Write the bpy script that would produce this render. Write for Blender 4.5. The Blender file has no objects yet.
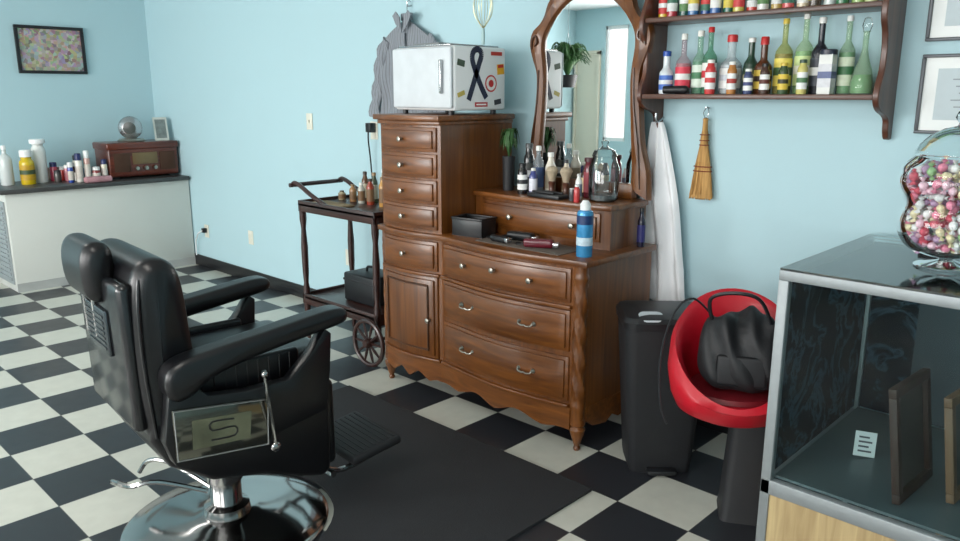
import bpy, bmesh, math, random
from mathutils import Vector, Matrix
random.seed(7)
scene=bpy.context.scene
COL=scene.collection
try: scene.view_settings.view_transform='Standard'
except Exception: pass
PI=math.pi
# ------------------------------------------------------------------ materials
def C(r,g,b):
    def l(v):
        v/=255.
        return v/12.92 if v<=.04045 else ((v+.055)/1.055)**2.4
    return (l(r),l(g),l(b),1)
MC={}
def setin(n,names,v):
    for k in names:
        if k in n.inputs:
            n.inputs[k].default_value=v; return
def mat(name,col,rough=.5,metal=0,var=.12,scale=12,bump=0,bscale=80,coat=0,emit=0,spec=.5):
    if name in MC: return MC[name]
    m=bpy.data.materials.new(name); m.use_nodes=True
    nt=m.node_tree; b=nt.nodes['Principled BSDF']
    tc=nt.nodes.new('ShaderNodeTexCoord')
    nz=nt.nodes.new('ShaderNodeTexNoise'); nz.inputs['Scale'].default_value=scale; nz.inputs['Detail'].default_value=4
    nt.links.new(tc.outputs['Object'],nz.inputs['Vector'])
    mx=nt.nodes.new('ShaderNodeMix'); mx.data_type='RGBA'
    d=tuple(max(0,c*(1-var)) for c in col[:3])+(1,)
    l=tuple(min(1,c*(1+var)) for c in col[:3])+(1,)
    mx.inputs[6].default_value=d; mx.inputs[7].default_value=l
    nt.links.new(nz.outputs['Fac'],mx.inputs[0]); nt.links.new(mx.outputs[2],b.inputs['Base Color'])
    b.inputs['Roughness'].default_value=rough; b.inputs['Metallic'].default_value=metal
    setin(b,['Coat Weight'],coat); setin(b,['Coat Roughness'],.1); setin(b,['Specular IOR Level'],spec)
    if emit:
        nt.links.new(mx.outputs[2],b.inputs['Emission Color']); b.inputs['Emission Strength'].default_value=emit
    if bump:
        n2=nt.nodes.new('ShaderNodeTexNoise'); n2.inputs['Scale'].default_value=bscale; n2.inputs['Detail'].default_value=5
        nt.links.new(tc.outputs['Object'],n2.inputs['Vector'])
        bp=nt.nodes.new('ShaderNodeBump'); bp.inputs['Strength'].default_value=bump; bp.inputs['Distance'].default_value=.004
        nt.links.new(n2.outputs['Fac'],bp.inputs['Height']); nt.links.new(bp.outputs['Normal'],b.inputs['Normal'])
    MC[name]=m; return m
def wood(name,c1,c2,axis='x',rough=.32,coat=.25,scale=1.0,dist=.8):
    if name in MC: return MC[name]
    m=bpy.data.materials.new(name); m.use_nodes=True
    nt=m.node_tree; b=nt.nodes['Principled BSDF']
    tc=nt.nodes.new('ShaderNodeTexCoord'); mp=nt.nodes.new('ShaderNodeMapping')
    s={'x':(2,34,34),'z':(34,34,2),'y':(34,2,34)}[axis]
    mp.inputs['Scale'].default_value=tuple(v*scale for v in s)
    nt.links.new(tc.outputs['Object'],mp.inputs['Vector'])
    nz=nt.nodes.new('ShaderNodeTexNoise'); nz.inputs['Scale'].default_value=1; nz.inputs['Detail'].default_value=6; nz.inputs['Distortion'].default_value=dist
    nt.links.new(mp.outputs['Vector'],nz.inputs['Vector'])
    rp=nt.nodes.new('ShaderNodeValToRGB')
    rp.color_ramp.elements[0].position=.25; rp.color_ramp.elements[0].color=c1
    rp.color_ramp.elements[1].position=.75; rp.color_ramp.elements[1].color=c2
    nt.links.new(nz.outputs['Fac'],rp.inputs['Fac']); nt.links.new(rp.outputs['Color'],b.inputs['Base Color'])
    b.inputs['Roughness'].default_value=rough; setin(b,['Coat Weight'],coat); setin(b,['Coat Roughness'],.2)
    bp=nt.nodes.new('ShaderNodeBump'); bp.inputs['Strength'].default_value=.12; bp.inputs['Distance'].default_value=.002
    nt.links.new(nz.outputs['Fac'],bp.inputs['Height']); nt.links.new(bp.outputs['Normal'],b.inputs['Normal'])
    MC[name]=m; return m
def glass(name,tint=(.9,.97,.96,1),fac_base=.06,rough=.02,ior=1.45):
    if name in MC: return MC[name]
    m=bpy.data.materials.new(name); m.use_nodes=True
    nt=m.node_tree; nt.nodes.remove(nt.nodes['Principled BSDF']); out=nt.nodes['Material Output']
    t=nt.nodes.new('ShaderNodeBsdfTransparent'); t.inputs[0].default_value=tint
    g=nt.nodes.new('ShaderNodeBsdfGlossy'); g.inputs['Roughness'].default_value=rough; g.inputs[0].default_value=(1,1,1,1)
    lw=nt.nodes.new('ShaderNodeFresnel'); lw.inputs['IOR'].default_value=ior
    ad=nt.nodes.new('ShaderNodeMath'); ad.operation='ADD'; ad.use_clamp=True; ad.inputs[1].default_value=fac_base
    mx=nt.nodes.new('ShaderNodeMixShader')
    nt.links.new(lw.outputs[0],ad.inputs[0]); nt.links.new(ad.outputs[0],mx.inputs[0])
    nt.links.new(t.outputs[0],mx.inputs[1]); nt.links.new(g.outputs[0],mx.inputs[2]); nt.links.new(mx.outputs[0],out.inputs[0])
    MC[name]=m; return m
def tglass(name,col,op=.55):
    if name in MC: return MC[name]
    m=bpy.data.materials.new(name); m.use_nodes=True
    nt=m.node_tree; b=nt.nodes['Principled BSDF']; out=nt.nodes['Material Output']
    b.inputs['Base Color'].default_value=col; b.inputs['Roughness'].default_value=.08; setin(b,['Coat Weight'],.4)
    t=nt.nodes.new('ShaderNodeBsdfTransparent'); t.inputs[0].default_value=tuple(min(1,c*.6+.4) for c in col[:3])+(1,)
    mx=nt.nodes.new('ShaderNodeMixShader'); mx.inputs[0].default_value=op
    nt.links.new(t.outputs[0],mx.inputs[1]); nt.links.new(b.outputs[0],mx.inputs[2]); nt.links.new(mx.outputs[0],out.inputs[0])
    MC[name]=m; return m
# ------------------------------------------------------------------ mesh helpers
def B(): return bmesh.new()
def merge(dst,src):
    me=bpy.data.meshes.new('t'); src.to_mesh(me); src.free(); dst.from_mesh(me); bpy.data.meshes.remove(me)
def box(bm,x0,x1,y0,y1,z0,z1,bev=0,seg=2,M=None):
    s=bmesh.new(); r=bmesh.ops.create_cube(s,size=1)
    for v in s.verts: v.co=Vector(((x0+x1)/2+v.co.x*(x1-x0),(y0+y1)/2+v.co.y*(y1-y0),(z0+z1)/2+v.co.z*(z1-z0)))
    if bev: bmesh.ops.bevel(s,geom=list(s.edges),offset=bev,segments=seg,profile=.5,affect='EDGES')
    if M is not None: s.transform(M)
    merge(bm,s); return bm
def lathe(bm,prof,n=24,cx=0,cy=0,z0=0,M=None,cap=True):
    s=bmesh.new(); rings=[]
    for r,z in prof:
        if r<=1e-5: rings.append([s.verts.new((cx,cy,z0+z))])
        else: rings.append([s.verts.new((cx+r*math.cos(2*PI*i/n),cy+r*math.sin(2*PI*i/n),z0+z)) for i in range(n)])
    for a,b in zip(rings[:-1],rings[1:]):
        for i in range(n):
            j=(i+1)%n
            if len(a)==1 and len(b)==1: break
            if len(a)==1: s.faces.new((a[0],b[j],b[i]))
            elif len(b)==1: s.faces.new((a[i],a[j],b[0]))
            else: s.faces.new((a[i],a[j],b[j],b[i]))
    if cap:
        if len(rings[0])>1: s.faces.new(rings[0][::-1])
        if len(rings[-1])>1: s.faces.new(rings[-1])
    bmesh.ops.recalc_face_normals(s,faces=s.faces)
    if M is not None: s.transform(M)
    merge(bm,s); return bm
def prism(bm,pts,plane,a,b,bev=0,seg=2,M=None):
    s=bmesh.new()
    def P(p,t):
        return {'xy':(p[0],p[1],t),'yz':(t,p[0],p[1]),'xz':(p[0],t,p[1])}[plane]
    A=[s.verts.new(P(p,a)) for p in pts]; Bv=[s.verts.new(P(p,b)) for p in pts]
    s.faces.new(A); s.faces.new(Bv[::-1]); n=len(pts)
    for i in range(n): s.faces.new((A[i],Bv[i],Bv[(i+1)%n],A[(i+1)%n]))
    bmesh.ops.recalc_face_normals(s,faces=s.faces)
    if bev:
        es=[e for e in s.edges if len(e.link_faces)==2 and e.calc_face_angle(0)>.6]
        bmesh.ops.bevel(s,geom=es,offset=bev,segments=seg,profile=.5,affect='EDGES',clamp_overlap=True)
    if M is not None: s.transform(M)
    merge(bm,s); return bm
def smoothpts(pts,k=6,closed=False):
    P=[Vector(p) for p in pts]; n=len(P); out=[]
    rng=range(n if closed else n-1)
    for i in rng:
        if closed: p0,p1,p2,p3=P[(i-1)%n],P[i],P[(i+1)%n],P[(i+2)%n]
        else: p0,p1,p2,p3=P[max(i-1,0)],P[i],P[i+1],P[min(i+2,n-1)]
        for j in range(k):
            t=j/k
            out.append(.5*((2*p1)+(-p0+p2)*t+(2*p0-5*p1+4*p2-p3)*t*t+(-p0+3*p1-3*p2+p3)*t**3))
    if not closed: out.append(P[-1])
    return out
def tube(bm,pts,r,n=8,closed=False,sm=0,M=None):
    P=smoothpts(pts,sm,closed) if sm else [Vector(p) for p in pts]
    N=len(P); s=bmesh.new(); rings=[]; up=None
    for i in range(N):
        if closed: t=(P[(i+1)%N]-P[(i-1)%N])
        else: t=P[min(i+1,N-1)]-P[max(i-1,0)]
        t.normalize()
        if up is None:
            up=Vector((0,0,1)) if abs(t.z)<.9 else Vector((1,0,0))
        u=(up-t*up.dot(t)).normalized(); w=t.cross(u); up=u
        if isinstance(r,(list,tuple)):
            f=i/(N-1)*(len(r)-1); k=min(int(f),len(r)-2); rr=r[k]*(1-(f-k))+r[k+1]*(f-k)
        else: rr=r
        rings.append([s.verts.new(P[i]+rr*(math.cos(2*PI*j/n)*u+math.sin(2*PI*j/n)*w)) for j in range(n)])
    m=N if closed else N-1
    for i in range(m):
        a=rings[i]; b=rings[(i+1)%N]
        for j in range(n): s.faces.new((a[j],a[(j+1)%n],b[(j+1)%n],b[j]))
    if not closed: s.faces.new(rings[0][::-1]); s.faces.new(rings[-1])
    bmesh.ops.recalc_face_normals(s,faces=s.faces)
    if M is not None: s.transform(M)
    merge(bm,s); return bm
def sphere(bm,c,r,sc=(1,1,1),n=16,M=None):
    s=bmesh.new(); bmesh.ops.create_uvsphere(s,u_segments=n,v_segments=max(6,n//2),radius=r)
    for v in s.verts: v.co=Vector((c[0]+v.co.x*sc[0],c[1]+v.co.y*sc[1],c[2]+v.co.z*sc[2]))
    if M is not None: s.transform(M)
    merge(bm,s); return bm
def grid(bm,fn,nu,nv,thick=0):
    s=bmesh.new(); V=[[s.verts.new(fn(i/nu,j/nv)) for j in range(nv+1)] for i in range(nu+1)]
    for i in range(nu):
        for j in range(nv): s.faces.new((V[i][j],V[i+1][j],V[i+1][j+1],V[i][j+1]))
    bmesh.ops.recalc_face_normals(s,faces=s.faces)
    if thick: bmesh.ops.solidify(s,geom=list(s.faces),thickness=thick)
    merge(bm,s); return bm
def mesh(name,bm,m,angle=35):
    me=bpy.data.meshes.new(name)
    for f in bm.faces: f.smooth=True
    bm.to_mesh(me); bm.free()
    try: me.set_sharp_from_angle(angle=math.radians(angle))
    except Exception: pass
    me.materials.append(m)
    o=bpy.data.objects.new(name,me); COL.objects.link(o); return o
def part(name,bm,m,parent,label=None,angle=35):
    o=mesh(name,bm,m,angle); o.parent=parent
    if label: o['label']=label
    return o
def thing(name,label,cat,loc=(0,0,0),rz=0,group=None,rot=None,bm=None,m=None,angle=35):
    if bm is None:
        o=bpy.data.objects.new(name,None); o.empty_display_size=.1; COL.objects.link(o)
    else: o=mesh(name,bm,m,angle)
    o.location=loc; o.rotation_euler=rot if rot else (0,0,rz)
    o['label']=label; o['category']=cat
    if group: o['group']=group
    return o
def struct(name,bm,m,label=None):
    o=mesh(name,bm,m); o['kind']='structure'; o['label']=label or name.replace('_',' '); o['category']='structure'; return o
def RX(a):return Matrix.Rotation(a,4,'X')
def RY(a):return Matrix.Rotation(a,4,'Y')
def RZ(a):return Matrix.Rotation(a,4,'Z')
def T(*a):return Matrix.Translation(Vector(a))

# ------------------------------------------------------------------ common materials
M_wall=mat('wall_paint_aqua',C(178,208,215),.6,var=.02,scale=1.5,bump=.12,bscale=120,spec=.3)
M_ceil=mat('ceiling_white',C(218,221,221),.8,var=.02)
M_black=mat('black_plastic',C(24,25,28),.4,var=.2)
M_blackm=mat('black_matte',C(27,28,31),.6,var=.2,bump=.1)
M_leather=mat('black_leather',C(14,14,17),.32,var=.25,scale=20,bump=.08,bscale=160,spec=.5)
M_chrome=mat('chrome',C(172,171,170),.12,1,var=.05)
M_alu=mat('aluminium',C(142,148,150),.5,.5,var=.12,scale=30,bump=.08)
M_white=mat('white_plastic',C(228,230,230),.4,var=.03)
M_cream=mat('cream_plastic',C(222,220,205),.4,var=.03)
M_steel=mat('brushed_steel',C(180,182,184),.25,.9,var=.05)
M_dw1=wood('dresser_wood_x',C(76,40,13),C(130,76,28),'x',.36,.25)
M_dwz=wood('dresser_wood_z',C(76,40,14),C(126,74,28),'z',.36,.25)
M_dwd=wood('dresser_wood_dark',C(54,28,12),C(84,48,20),'x')
M_shelf=wood('dark_walnut_x',C(62,34,24),C(100,60,42),'x',.4)
M_shelfz=wood('dark_walnut_z',C(64,36,26),C(104,62,44),'z',.4)
M_cart=wood('cart_wood',C(34,17,14),C(62,32,26),'x',.35)
M_glass=glass('clear_glass',(.88,.95,.95,1),.0,.05,1.16)
M_jar=glass('jar_glass',(.97,.99,.99,1),.02,.05,1.2)
M_pewter=mat('pewter',C(160,158,148),.3,.9,var=.1)

# ------------------------------------------------------------------ floor
def floor_mat():
    m=bpy.data.materials.new('checker_tile'); m.use_nodes=True
    nt=m.node_tree; b=nt.nodes['Principled BSDF']
    tc=nt.nodes.new('ShaderNodeTexCoord'); mp=nt.nodes.new('ShaderNodeMapping')
    S=1/.305
    mp.inputs['Location'].default_value=(2.1125*S,-2.3275*S,.5); mp.inputs['Scale'].default_value=(S,S,0)
    nt.links.new(tc.outputs['Object'],mp.inputs['Vector'])
    ck=nt.nodes.new('ShaderNodeTexChecker'); ck.inputs['Scale'].default_value=1
    nt.links.new(mp.outputs['Vector'],ck.inputs['Vector'])
    ck.inputs['Color1'].default_value=C(42,44,49); ck.inputs['Color2'].default_value=C(198,198,187)
    nz=nt.nodes.new('ShaderNodeTexNoise'); nz.inputs['Scale'].default_value=14; nz.inputs['Detail'].default_value=4
    nt.links.new(tc.outputs['Object'],nz.inputs['Vector'])
    mr=nt.nodes.new('ShaderNodeMapRange'); mr.inputs['From Min'].default_value=.3; mr.inputs['From Max'].default_value=.7; mr.inputs['To Min'].default_value=.94; mr.inputs['To Max'].default_value=1.03
    nt.links.new(nz.outputs['Fac'],mr.inputs['Value'])
    mx=nt.nodes.new('ShaderNodeMix'); mx.data_type='RGBA'; mx.blend_type='MULTIPLY'; mx.inputs[0].default_value=1
    nt.links.new(ck.outputs['Color'],mx.inputs[6]); nt.links.new(mr.outputs[0],mx.inputs[7])
    br=nt.nodes.new('ShaderNodeTexBrick'); br.offset=0; br.inputs['Scale'].default_value=1
    br.inputs['Mortar Size'].default_value=.005; br.inputs['Brick Width'].default_value=1; br.inputs['Row Height'].default_value=1
    nt.links.new(mp.outputs['Vector'],br.inputs['Vector'])
    m2=nt.nodes.new('ShaderNodeMix'); m2.data_type='RGBA'; m2.inputs[7].default_value=C(84,84,82)
    nt.links.new(br.outputs['Fac'],m2.inputs[0]); nt.links.new(mx.outputs[2],m2.inputs[6])
    nt.links.new(m2.outputs[2],b.inputs['Base Color'])
    r2=nt.nodes.new('ShaderNodeMapRange'); r2.inputs['To Min'].default_value=.26; r2.inputs['To Max'].default_value=.4
    nt.links.new(nz.outputs['Fac'],r2.inputs['Value']); nt.links.new(r2.outputs[0],b.inputs['Roughness'])
    return m
XL,XR,YF,YB,ZC=-7.37,2.6,-3.6,3.2,2.75
bm=B(); box(bm,XL-.1,XR+.1,YF-.1,YB+.1,-.1,0); struct('floor',bm,floor_mat(),'black and white checkerboard tile floor')
bm=B(); box(bm,XL-.1,XR+.1,YF-.1,YB+.1,ZC,ZC+.1); struct('ceiling',bm,M_ceil)
bm=B(); box(bm,XL-.1,XR+.1,YB,YB+.1,0,ZC); struct('wall_back',bm,M_wall,'aqua painted wall')
bm=B(); box(bm,XL-.1,XL,YF,YB,0,ZC); struct('wall_left',bm,M_wall,'aqua painted wall')
bm=B(); box(bm,XR,XR+.1,YF,YB,0,ZC); struct('wall_right',bm,M_wall,'aqua painted wall')
wins=[(-6.82,-6.42),(-6.1,-4.3),(-3.7,-1.1),(-.5,2.1)]; wz0,wz1=.85,2.5
bm=B(); box(bm,XL-.1,XR+.1,YF-.1,YF,0,wz0); box(bm,XL-.1,XR+.1,YF-.1,YF,wz1,ZC)
xs=[XL-.1]+[v for w in wins for v in w]+[XR+.1]
for i in range(0,len(xs),2): box(bm,xs[i],xs[i+1],YF-.1,YF,wz0,wz1)
struct('wall_front',bm,M_wall,'aqua painted wall with windows')
for i,(a,b_) in enumerate(wins):
    bm=B(); e=.03 if b_-a<1 else .05
    L_=[(a,b_,wz0,wz0+.05),(a,b_,wz1-.05,wz1),(a,a+e,wz0,wz1),(b_-e,b_,wz0,wz1)]
    if b_-a>1: L_.append(((a+b_)/2-.025,(a+b_)/2+.025,wz0,wz1))
    for (p,q,r,s_) in L_: box(bm,p,q,YF-.07,YF-.02,r,s_)
    struct('window_%d'%(i+1),bm,M_white,'white framed shop window')
bm=B(); box(bm,-7.3,-6.93,YF,YF+.03,0,2.1,.004); box(bm,-7.34,-7.3,YF,YF+.05,0,2.15,.004); box(bm,-6.93,-6.88,YF,YF+.05,0,2.15,.004); box(bm,-7.34,-6.88,YF,YF+.05,2.1,2.16,.004)
struct('door_1',bm,mat('door_cream',C(214,208,190),.5,var=.03),'cream painted narrow door')
M_base=mat('baseboard_black',C(24,25,28),.4,var=.15)
bm=B(); box(bm,XL,XR,YB-.012,YB,0,.1,.003); struct('baseboard_back',bm,M_base,'black vinyl baseboard')
bm=B(); box(bm,XL,XL+.012,YF+.05,YB,0,.1,.003); struct('baseboard_left',bm,M_base,'black vinyl baseboard')

# ------------------------------------------------------------------ counter (half wall)
ct=thing('counter','white painted counter with dark top and side vent grille','counter',(-7.05,2.45,0))
M_cw=mat('counter_white',C(206,208,202),.55,var=.03,scale=4)
bm=B(); box(bm,-.30,.29,-.74,.74,0,.785,.004); part('body',bm,M_cw,ct)
bm=B(); box(bm,-.30,.33,-.78,.735,.785,.82,.006); part('countertop',bm,mat('counter_top_dark',C(62,62,62),.35,var=.2,scale=60),ct,'dark laminate countertop')
bm=B()
box(bm,-.27,.25,-.752,-.741,.06,.72)
for i in range(16): box(bm,-.25,.23,-.762,-.752,.09+i*.038,.112+i*.038,.002)
part('vent_grille',bm,mat('vent_grey',C(150,158,160),.5),ct,'pale grey louvred vent grille')
bm=B(); box(bm,.29,.298,-.74,.74,0,.07); part('kick_strip',bm,mat('kick',C(170,172,170),.5),ct)

# radio
rd=thing('radio','retro wooden tabletop radio with dials on the counter','radio',(-7.04,2.87,.8205))
M_rw=wood('radio_wood',C(58,22,14),C(110,48,28),'y',.3,.3)
bm=B(); box(bm,-.16,.15,-.31,.30,.015,.27,.015,3); part('body',bm,M_rw,rd)
bm=B(); box(bm,-.17,.16,-.32,.31,.25,.31,.012,3); part('lid',bm,M_rw,rd)
for a,b_ in ((-.27,-.13),(.13,.27)):
    bm=B(); box(bm,.15,.156,a,b_,.06,.22,.003); part('speaker_grille',bm,mat('speaker_cloth',C(70,46,32),.9,bump=.4),rd)
bm=B(); box(bm,.15,.158,-.11,.11,.12,.22,.003); part('dial_panel',bm,mat('dial_gold',C(120,100,70),.35,.4),rd,'brass coloured dial panel')
for yy in (-.08,.0,.08):
    bm=B(); lathe(bm,[(0,0),(.018,0),(.016,.02),(0,.022)],16,M=T(.157,yy,.085)@RY(PI/2)); part('knob',bm,M_pewter,rd)
for yy in (-.25,.25):
    bm=B(); box(bm,-.13,.12,yy-.03,yy+.03,0,.016); part('foot',bm,M_black,rd)
og=thing('table_clock','silver dome shaped retro table clock on the radio','clock',(-7.02,2.82,1.131),rz=-.5)
bm=B(); lathe(bm,[(0,0),(.11,0),(.115,.012),(.1,.025),(.03,.03),(0,.03)],24); part('base',bm,M_pewter,og)
bm=B(); lathe(bm,[(0,-.05),(.07,-.045),(.095,-.02),(.1,0),(.095,.02),(.06,.05),(0,.06)],24,M=T(0,0,.12)@RY(PI/2)); part('case',bm,M_steel,og)
bm=B(); lathe(bm,[(0,.058),(.05,.056),(.052,.062),(0,.066)],24,M=T(0.003,0,.12)@RY(PI/2)); part('dial',bm,mat('clock_dial',C(60,64,60),.2),og)
cd=thing('photo_card','small pale photo card leaning on the radio','card',(-6.98,3.08,1.131),rot=(0,math.radians(-14),-.2))
bm=B(); box(bm,-.003,.003,-.06,.06,0,.21); part('card',bm,mat('card_paper',C(200,204,196),.6),cd)
bm=B(); box(bm,.003,.0045,-.045,.045,.02,.19); part('print',bm,mat('card_print',C(120,130,128),.5,var=.6,scale=25),cd)

# ------------------------------------------------------------------ generic bottle
def ck3(p,c): return p+'_%d_%d_%d'%tuple(int(v*999) for v in c[:3])
def bottle(name,label,loc,r,h,col,cap=C(20,20,22),lab=None,neck=.35,nh=.3,group=None,clear=False,capr=None,caph=.1,square=False,liquid=None,cat='bottle',rz=0,fill=.75,band=None):
    t=thing(name,label,cat,loc,rz=rz,group=group)
    nr=r*neck; bh=h*(1-nh-caph)
    prof=[(0,0),(r*.94,0),(r,.006),(r,bh*.88),(r*.93,bh*.96),(r*.7,bh*1.04),(nr*1.05,bh*1.14),(nr,bh*1.22),(nr,h*(1-caph)),(0,h*(1-caph))]
    if nh<.08: prof=[(0,0),(r*.94,0),(r,.005),(r,h*(1-caph)-.006),(r*.93,h*(1-caph)),(0,h*(1-caph))]
    bm=B(); n=4 if square else 20
    sq=RZ(PI/4) if square else None
    lathe(bm,prof,n,M=sq)
    part('body',bm,tglass(ck3('tinted',col),col,.3) if clear else mat(ck3('bottle',col),col,.22,var=.06,coat=.3),t)
    if clear:
        lq=liquid or col
        bm=B(); lathe(bm,[(0,.004),(r*.9,.004),(r*.92,.01),(r*.92,bh*fill),(0,bh*fill)],n,M=sq)
        part('liquid',bm,mat(ck3('liq',lq),lq,.15,var=.05),t)
    cr=(capr or max(nr*1.2,.009)) if nh>=.08 else (capr or r*.9)
    bm=B(); lathe(bm,[(0,0),(cr,0),(cr,h*caph*.85),(cr*.85,h*caph),(0,h*caph)],16,z0=h*(1-caph)-.002)
    part('cap',bm,mat(ck3('cap',cap),cap,.35),t)
    if lab:
        bm=B(); lathe(bm,[(r*1.02,bh*.18),(r*1.02,bh*.8)],n,cap=False,M=sq)
        part('label',bm,mat(ck3('lab',lab),lab,.5,var=.25,scale=45),t)
        if band:
            bm=B(); lathe(bm,[(r*1.035,bh*.42),(r*1.035,bh*.6)],n,cap=False,M=sq)
            part('label_band',bm,mat(ck3('band',band),band,.5,var=.3,scale=60),t)
    return t
W=C(236,236,230)
cg='grooming products on the counter'
bottle('spray_bottle','white plastic spray bottle on the counter',(-7.1,1.83,.8205),.05,.32,C(205,210,208),C(235,235,235),neck=.3,nh=.2,group=cg)
bottle('bottle','yellow bottle with white cap on the counter',(-7.05,1.97,.8205),.055,.28,C(206,176,24),C(235,235,235),neck=.7,nh=.1,group=cg,caph=.2,lab=C(190,150,30),band=C(60,80,50))
bottle('bottle','tall white bottle on the counter',(-7.13,2.09,.8205),.055,.36,C(225,226,222),C(240,240,240),neck=.9,nh=.09,group=cg,caph=.1)
cl=[(C(170,60,80),.05,.16),(C(40,70,150),.035,.17),(C(180,40,36),.045,.12),(C(230,225,215),.045,.24),(C(90,60,45),.05,.15),(C(200,160,150),.04,.26),(C(150,150,160),.035,.18),(C(130,40,40),.055,.12),(C(60,60,70),.04,.14),(C(220,210,190),.04,.18)]
nm=['small pink jar','slim blue tube','low red tin','white bottle','brown jar','rose coloured bottle','silver can','flat maroon tin','dark grey jar','cream tube']
for i,(c,r,h) in enumerate(cl):
    x=-7.16+.24*(i%2); y=2.20+i*.034+(.02 if i%2 else 0)
    bottle('cosmetic_jar',nm[i]+' on the counter',(x,y,.8205),r*.62,h,c,C(230,230,228) if i%3 else C(30,40,90),nh=.05,group=cg,caph=.25,cat='jar',lab=C(210,200,190) if i%2 else None)
for i,(x,y,r,h,c,l) in enumerate([(-7.04,2.19,.028,.10,C(70,66,64),'dark jar'),(-7.05,2.27,.024,.14,C(196,120,130),'pink tube'),(-7.04,2.35,.028,.09,C(230,228,220),'white pot'),(-7.05,2.43,.026,.13,C(40,90,140),'blue tin'),(-7.26,2.42,.03,.20,C(206,200,190),'cream bottle')]):
    bottle('cosmetic_jar',l+' among other products on the counter',(x,y,.8205),r,h,c,W if i%2 else C(50,50,54),nh=.05,group=cg,caph=.22,cat='jar')
bm=B(); box(bm,-.035,.035,-.11,.11,0,.05,.018,3); thing('folded_cloth','crumpled pink and grey cloth on the counter','cloth',(-6.79,2.42,.8205),bm=bm,m=mat('pink_cloth',C(176,130,136),.9,var=.4,bump=.8,bscale=30))
bm=B(); box(bm,-.05,.05,-.07,.07,0,.10,.004); thing('small_box','small brown carton at the back of the counter','box',(-7.29,2.26,.8205),bm=bm,m=mat('carton',C(120,96,80),.7,var=.3))
pf=thing('picture_frame','black framed colourful collage on the aqua wall','picture',(-7.37,2.36,1.905))
bm=B()
for (a,b_,c0,d0) in [(-.27,.27,.170,.195),(-.27,.27,-.195,-.170),(-.27,-.245,-.170,.170),(.245,.27,-.170,.170)]: box(bm,.002,.03,a,b_,c0,d0,.003)
part('frame',bm,M_black,pf)
def collage():
    m=bpy.data.materials.new('collage'); m.use_nodes=True; nt=m.node_tree; b=nt.nodes['Principled BSDF']
    tc=nt.nodes.new('ShaderNodeTexCoord'); v=nt.nodes.new('ShaderNodeTexVoronoi'); v.inputs['Scale'].default_value=36; v.distance='CHEBYCHEV'
    nt.links.new(tc.outputs['Object'],v.inputs['Vector'])
    h=nt.nodes.new('ShaderNodeHueSaturation'); h.inputs['Saturation'].default_value=.55; h.inputs['Value'].default_value=.66
    nt.links.new(v.outputs['Color'],h.inputs['Color']); 
    mx=nt.nodes.new('ShaderNodeMix'); mx.data_type='RGBA'; mx.inputs[0].default_value=.35; mx.inputs[7].default_value=C(150,120,86)
    nt.links.new(h.outputs[0],mx.inputs[6]); nt.links.new(mx.outputs[2],b.inputs['Base Color']); return m
bm=B(); box(bm,.004,.012,-.245,.245,-.17,.17); part('collage',bm,collage(),pf)
def plate(name,label,x,z,kind,cat):
    t=thing(name,label,cat,(x,YB,z))
    bm=B(); box(bm,-.037,.037,-.007,0,-.058,.058,.003); part('cover_plate',bm,M_cream,t)
    if kind=='s': bm=B(); box(bm,-.006,.006,-.018,-.007,-.012,.012,.002); part('toggle',bm,M_cream,t)
    else:
        for dz in (-.024,.024):
            bm=B(); box(bm,-.017,.017,-.010,-.007,dz-.014,dz+.014,.002); part('socket',bm,M_cream,t)
plate('light_switch','cream light switch on the aqua wall',-4.79,1.35,'s','switch')
plate('wall_outlet','cream outlet low on the aqua wall with a plug in it',-6.50,.34,'o','outlet')
plate('wall_outlet','cream outlet low on the aqua wall',-5.73,.38,'o','outlet')
plate('wall_outlet','cream outlet behind the tea cart',-4.38,.41,'o','outlet')
plate('wall_outlet','outlet high on the wall beside the tall dresser',-4.05,1.31,'o','outlet')
pl=thing('power_plug','dark plug with white cord in the low wall outlet','plug',(-6.5,YB-.012,.35))
bm=B(); tube(bm,[(0,-.034,0),(-.05,-.05,-.03),(-.12,-.03,-.08),(-.17,-.02,-.12),(-.18,-.02,-.25)],.006,6,sm=5); part('cord',bm,M_white,pl)
bm=B(); box(bm,-.02,.02,-.035,0,-.02,.02,.004); part('plug_body',bm,M_black,pl)
pl=thing('power_plug','black plug and cord hanging from the wall outlet','plug',(-4.05,YB-.012,1.33))
bm=B(); tube(bm,[(0,-.04,-.02),(.01,-.05,-.08),(0,-.03,-.2),(.02,-.03,-.4)],.005,6,sm=5); part('cord',bm,M_black,pl)
bm=B(); box(bm,-.025,.025,-.045,0,-.03,.03,.004); part('plug_body',bm,M_black,pl)

# ------------------------------------------------------------------ dresser
DX,DY=-2.525,2.55
dr=thing('dresser','carved brown wooden chest with tall drawer tower and mirror','dresser',(DX,DY,0))
xl,xr,xt=-.675,.675,-.215
D=.53; ZT=1.445
def bow(x):
    if x<xt:
        t=(x-xl)/(xt-xl); return -.034*math.sin(PI*t) if 0<t<1 else 0
    t=(x-xt)/(xr-xt); return -.048*math.sin(PI*t)**1.4 if 0<t<1 else 0
def front_outline(a,b,off=0,back=D,n=22):
    pts=[(a+(b-a)*i/n,bow(a+(b-a)*i/n)+off) for i in range(n+1)]
    return pts+[(b,back),(a,back)]
bm=B(); prism(bm,front_outline(xl+.005,xt,.014),'xy',.13,.84); prism(bm,front_outline(xt,xr-.012,.014),'xy',.13,.84)
part('body',bm,M_dwz,dr)
bm=B(); prism(bm,front_outline(xl+.01,xt,.014),'xy',.866,ZT-.035); part('tower_body',bm,M_dwz,dr)
bm=B(); prism(bm,front_outline(xl-.012,xr+.015,-.014),'xy',.84,.868,.006,2); part('dresser_top',bm,M_dw1,dr)
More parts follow.
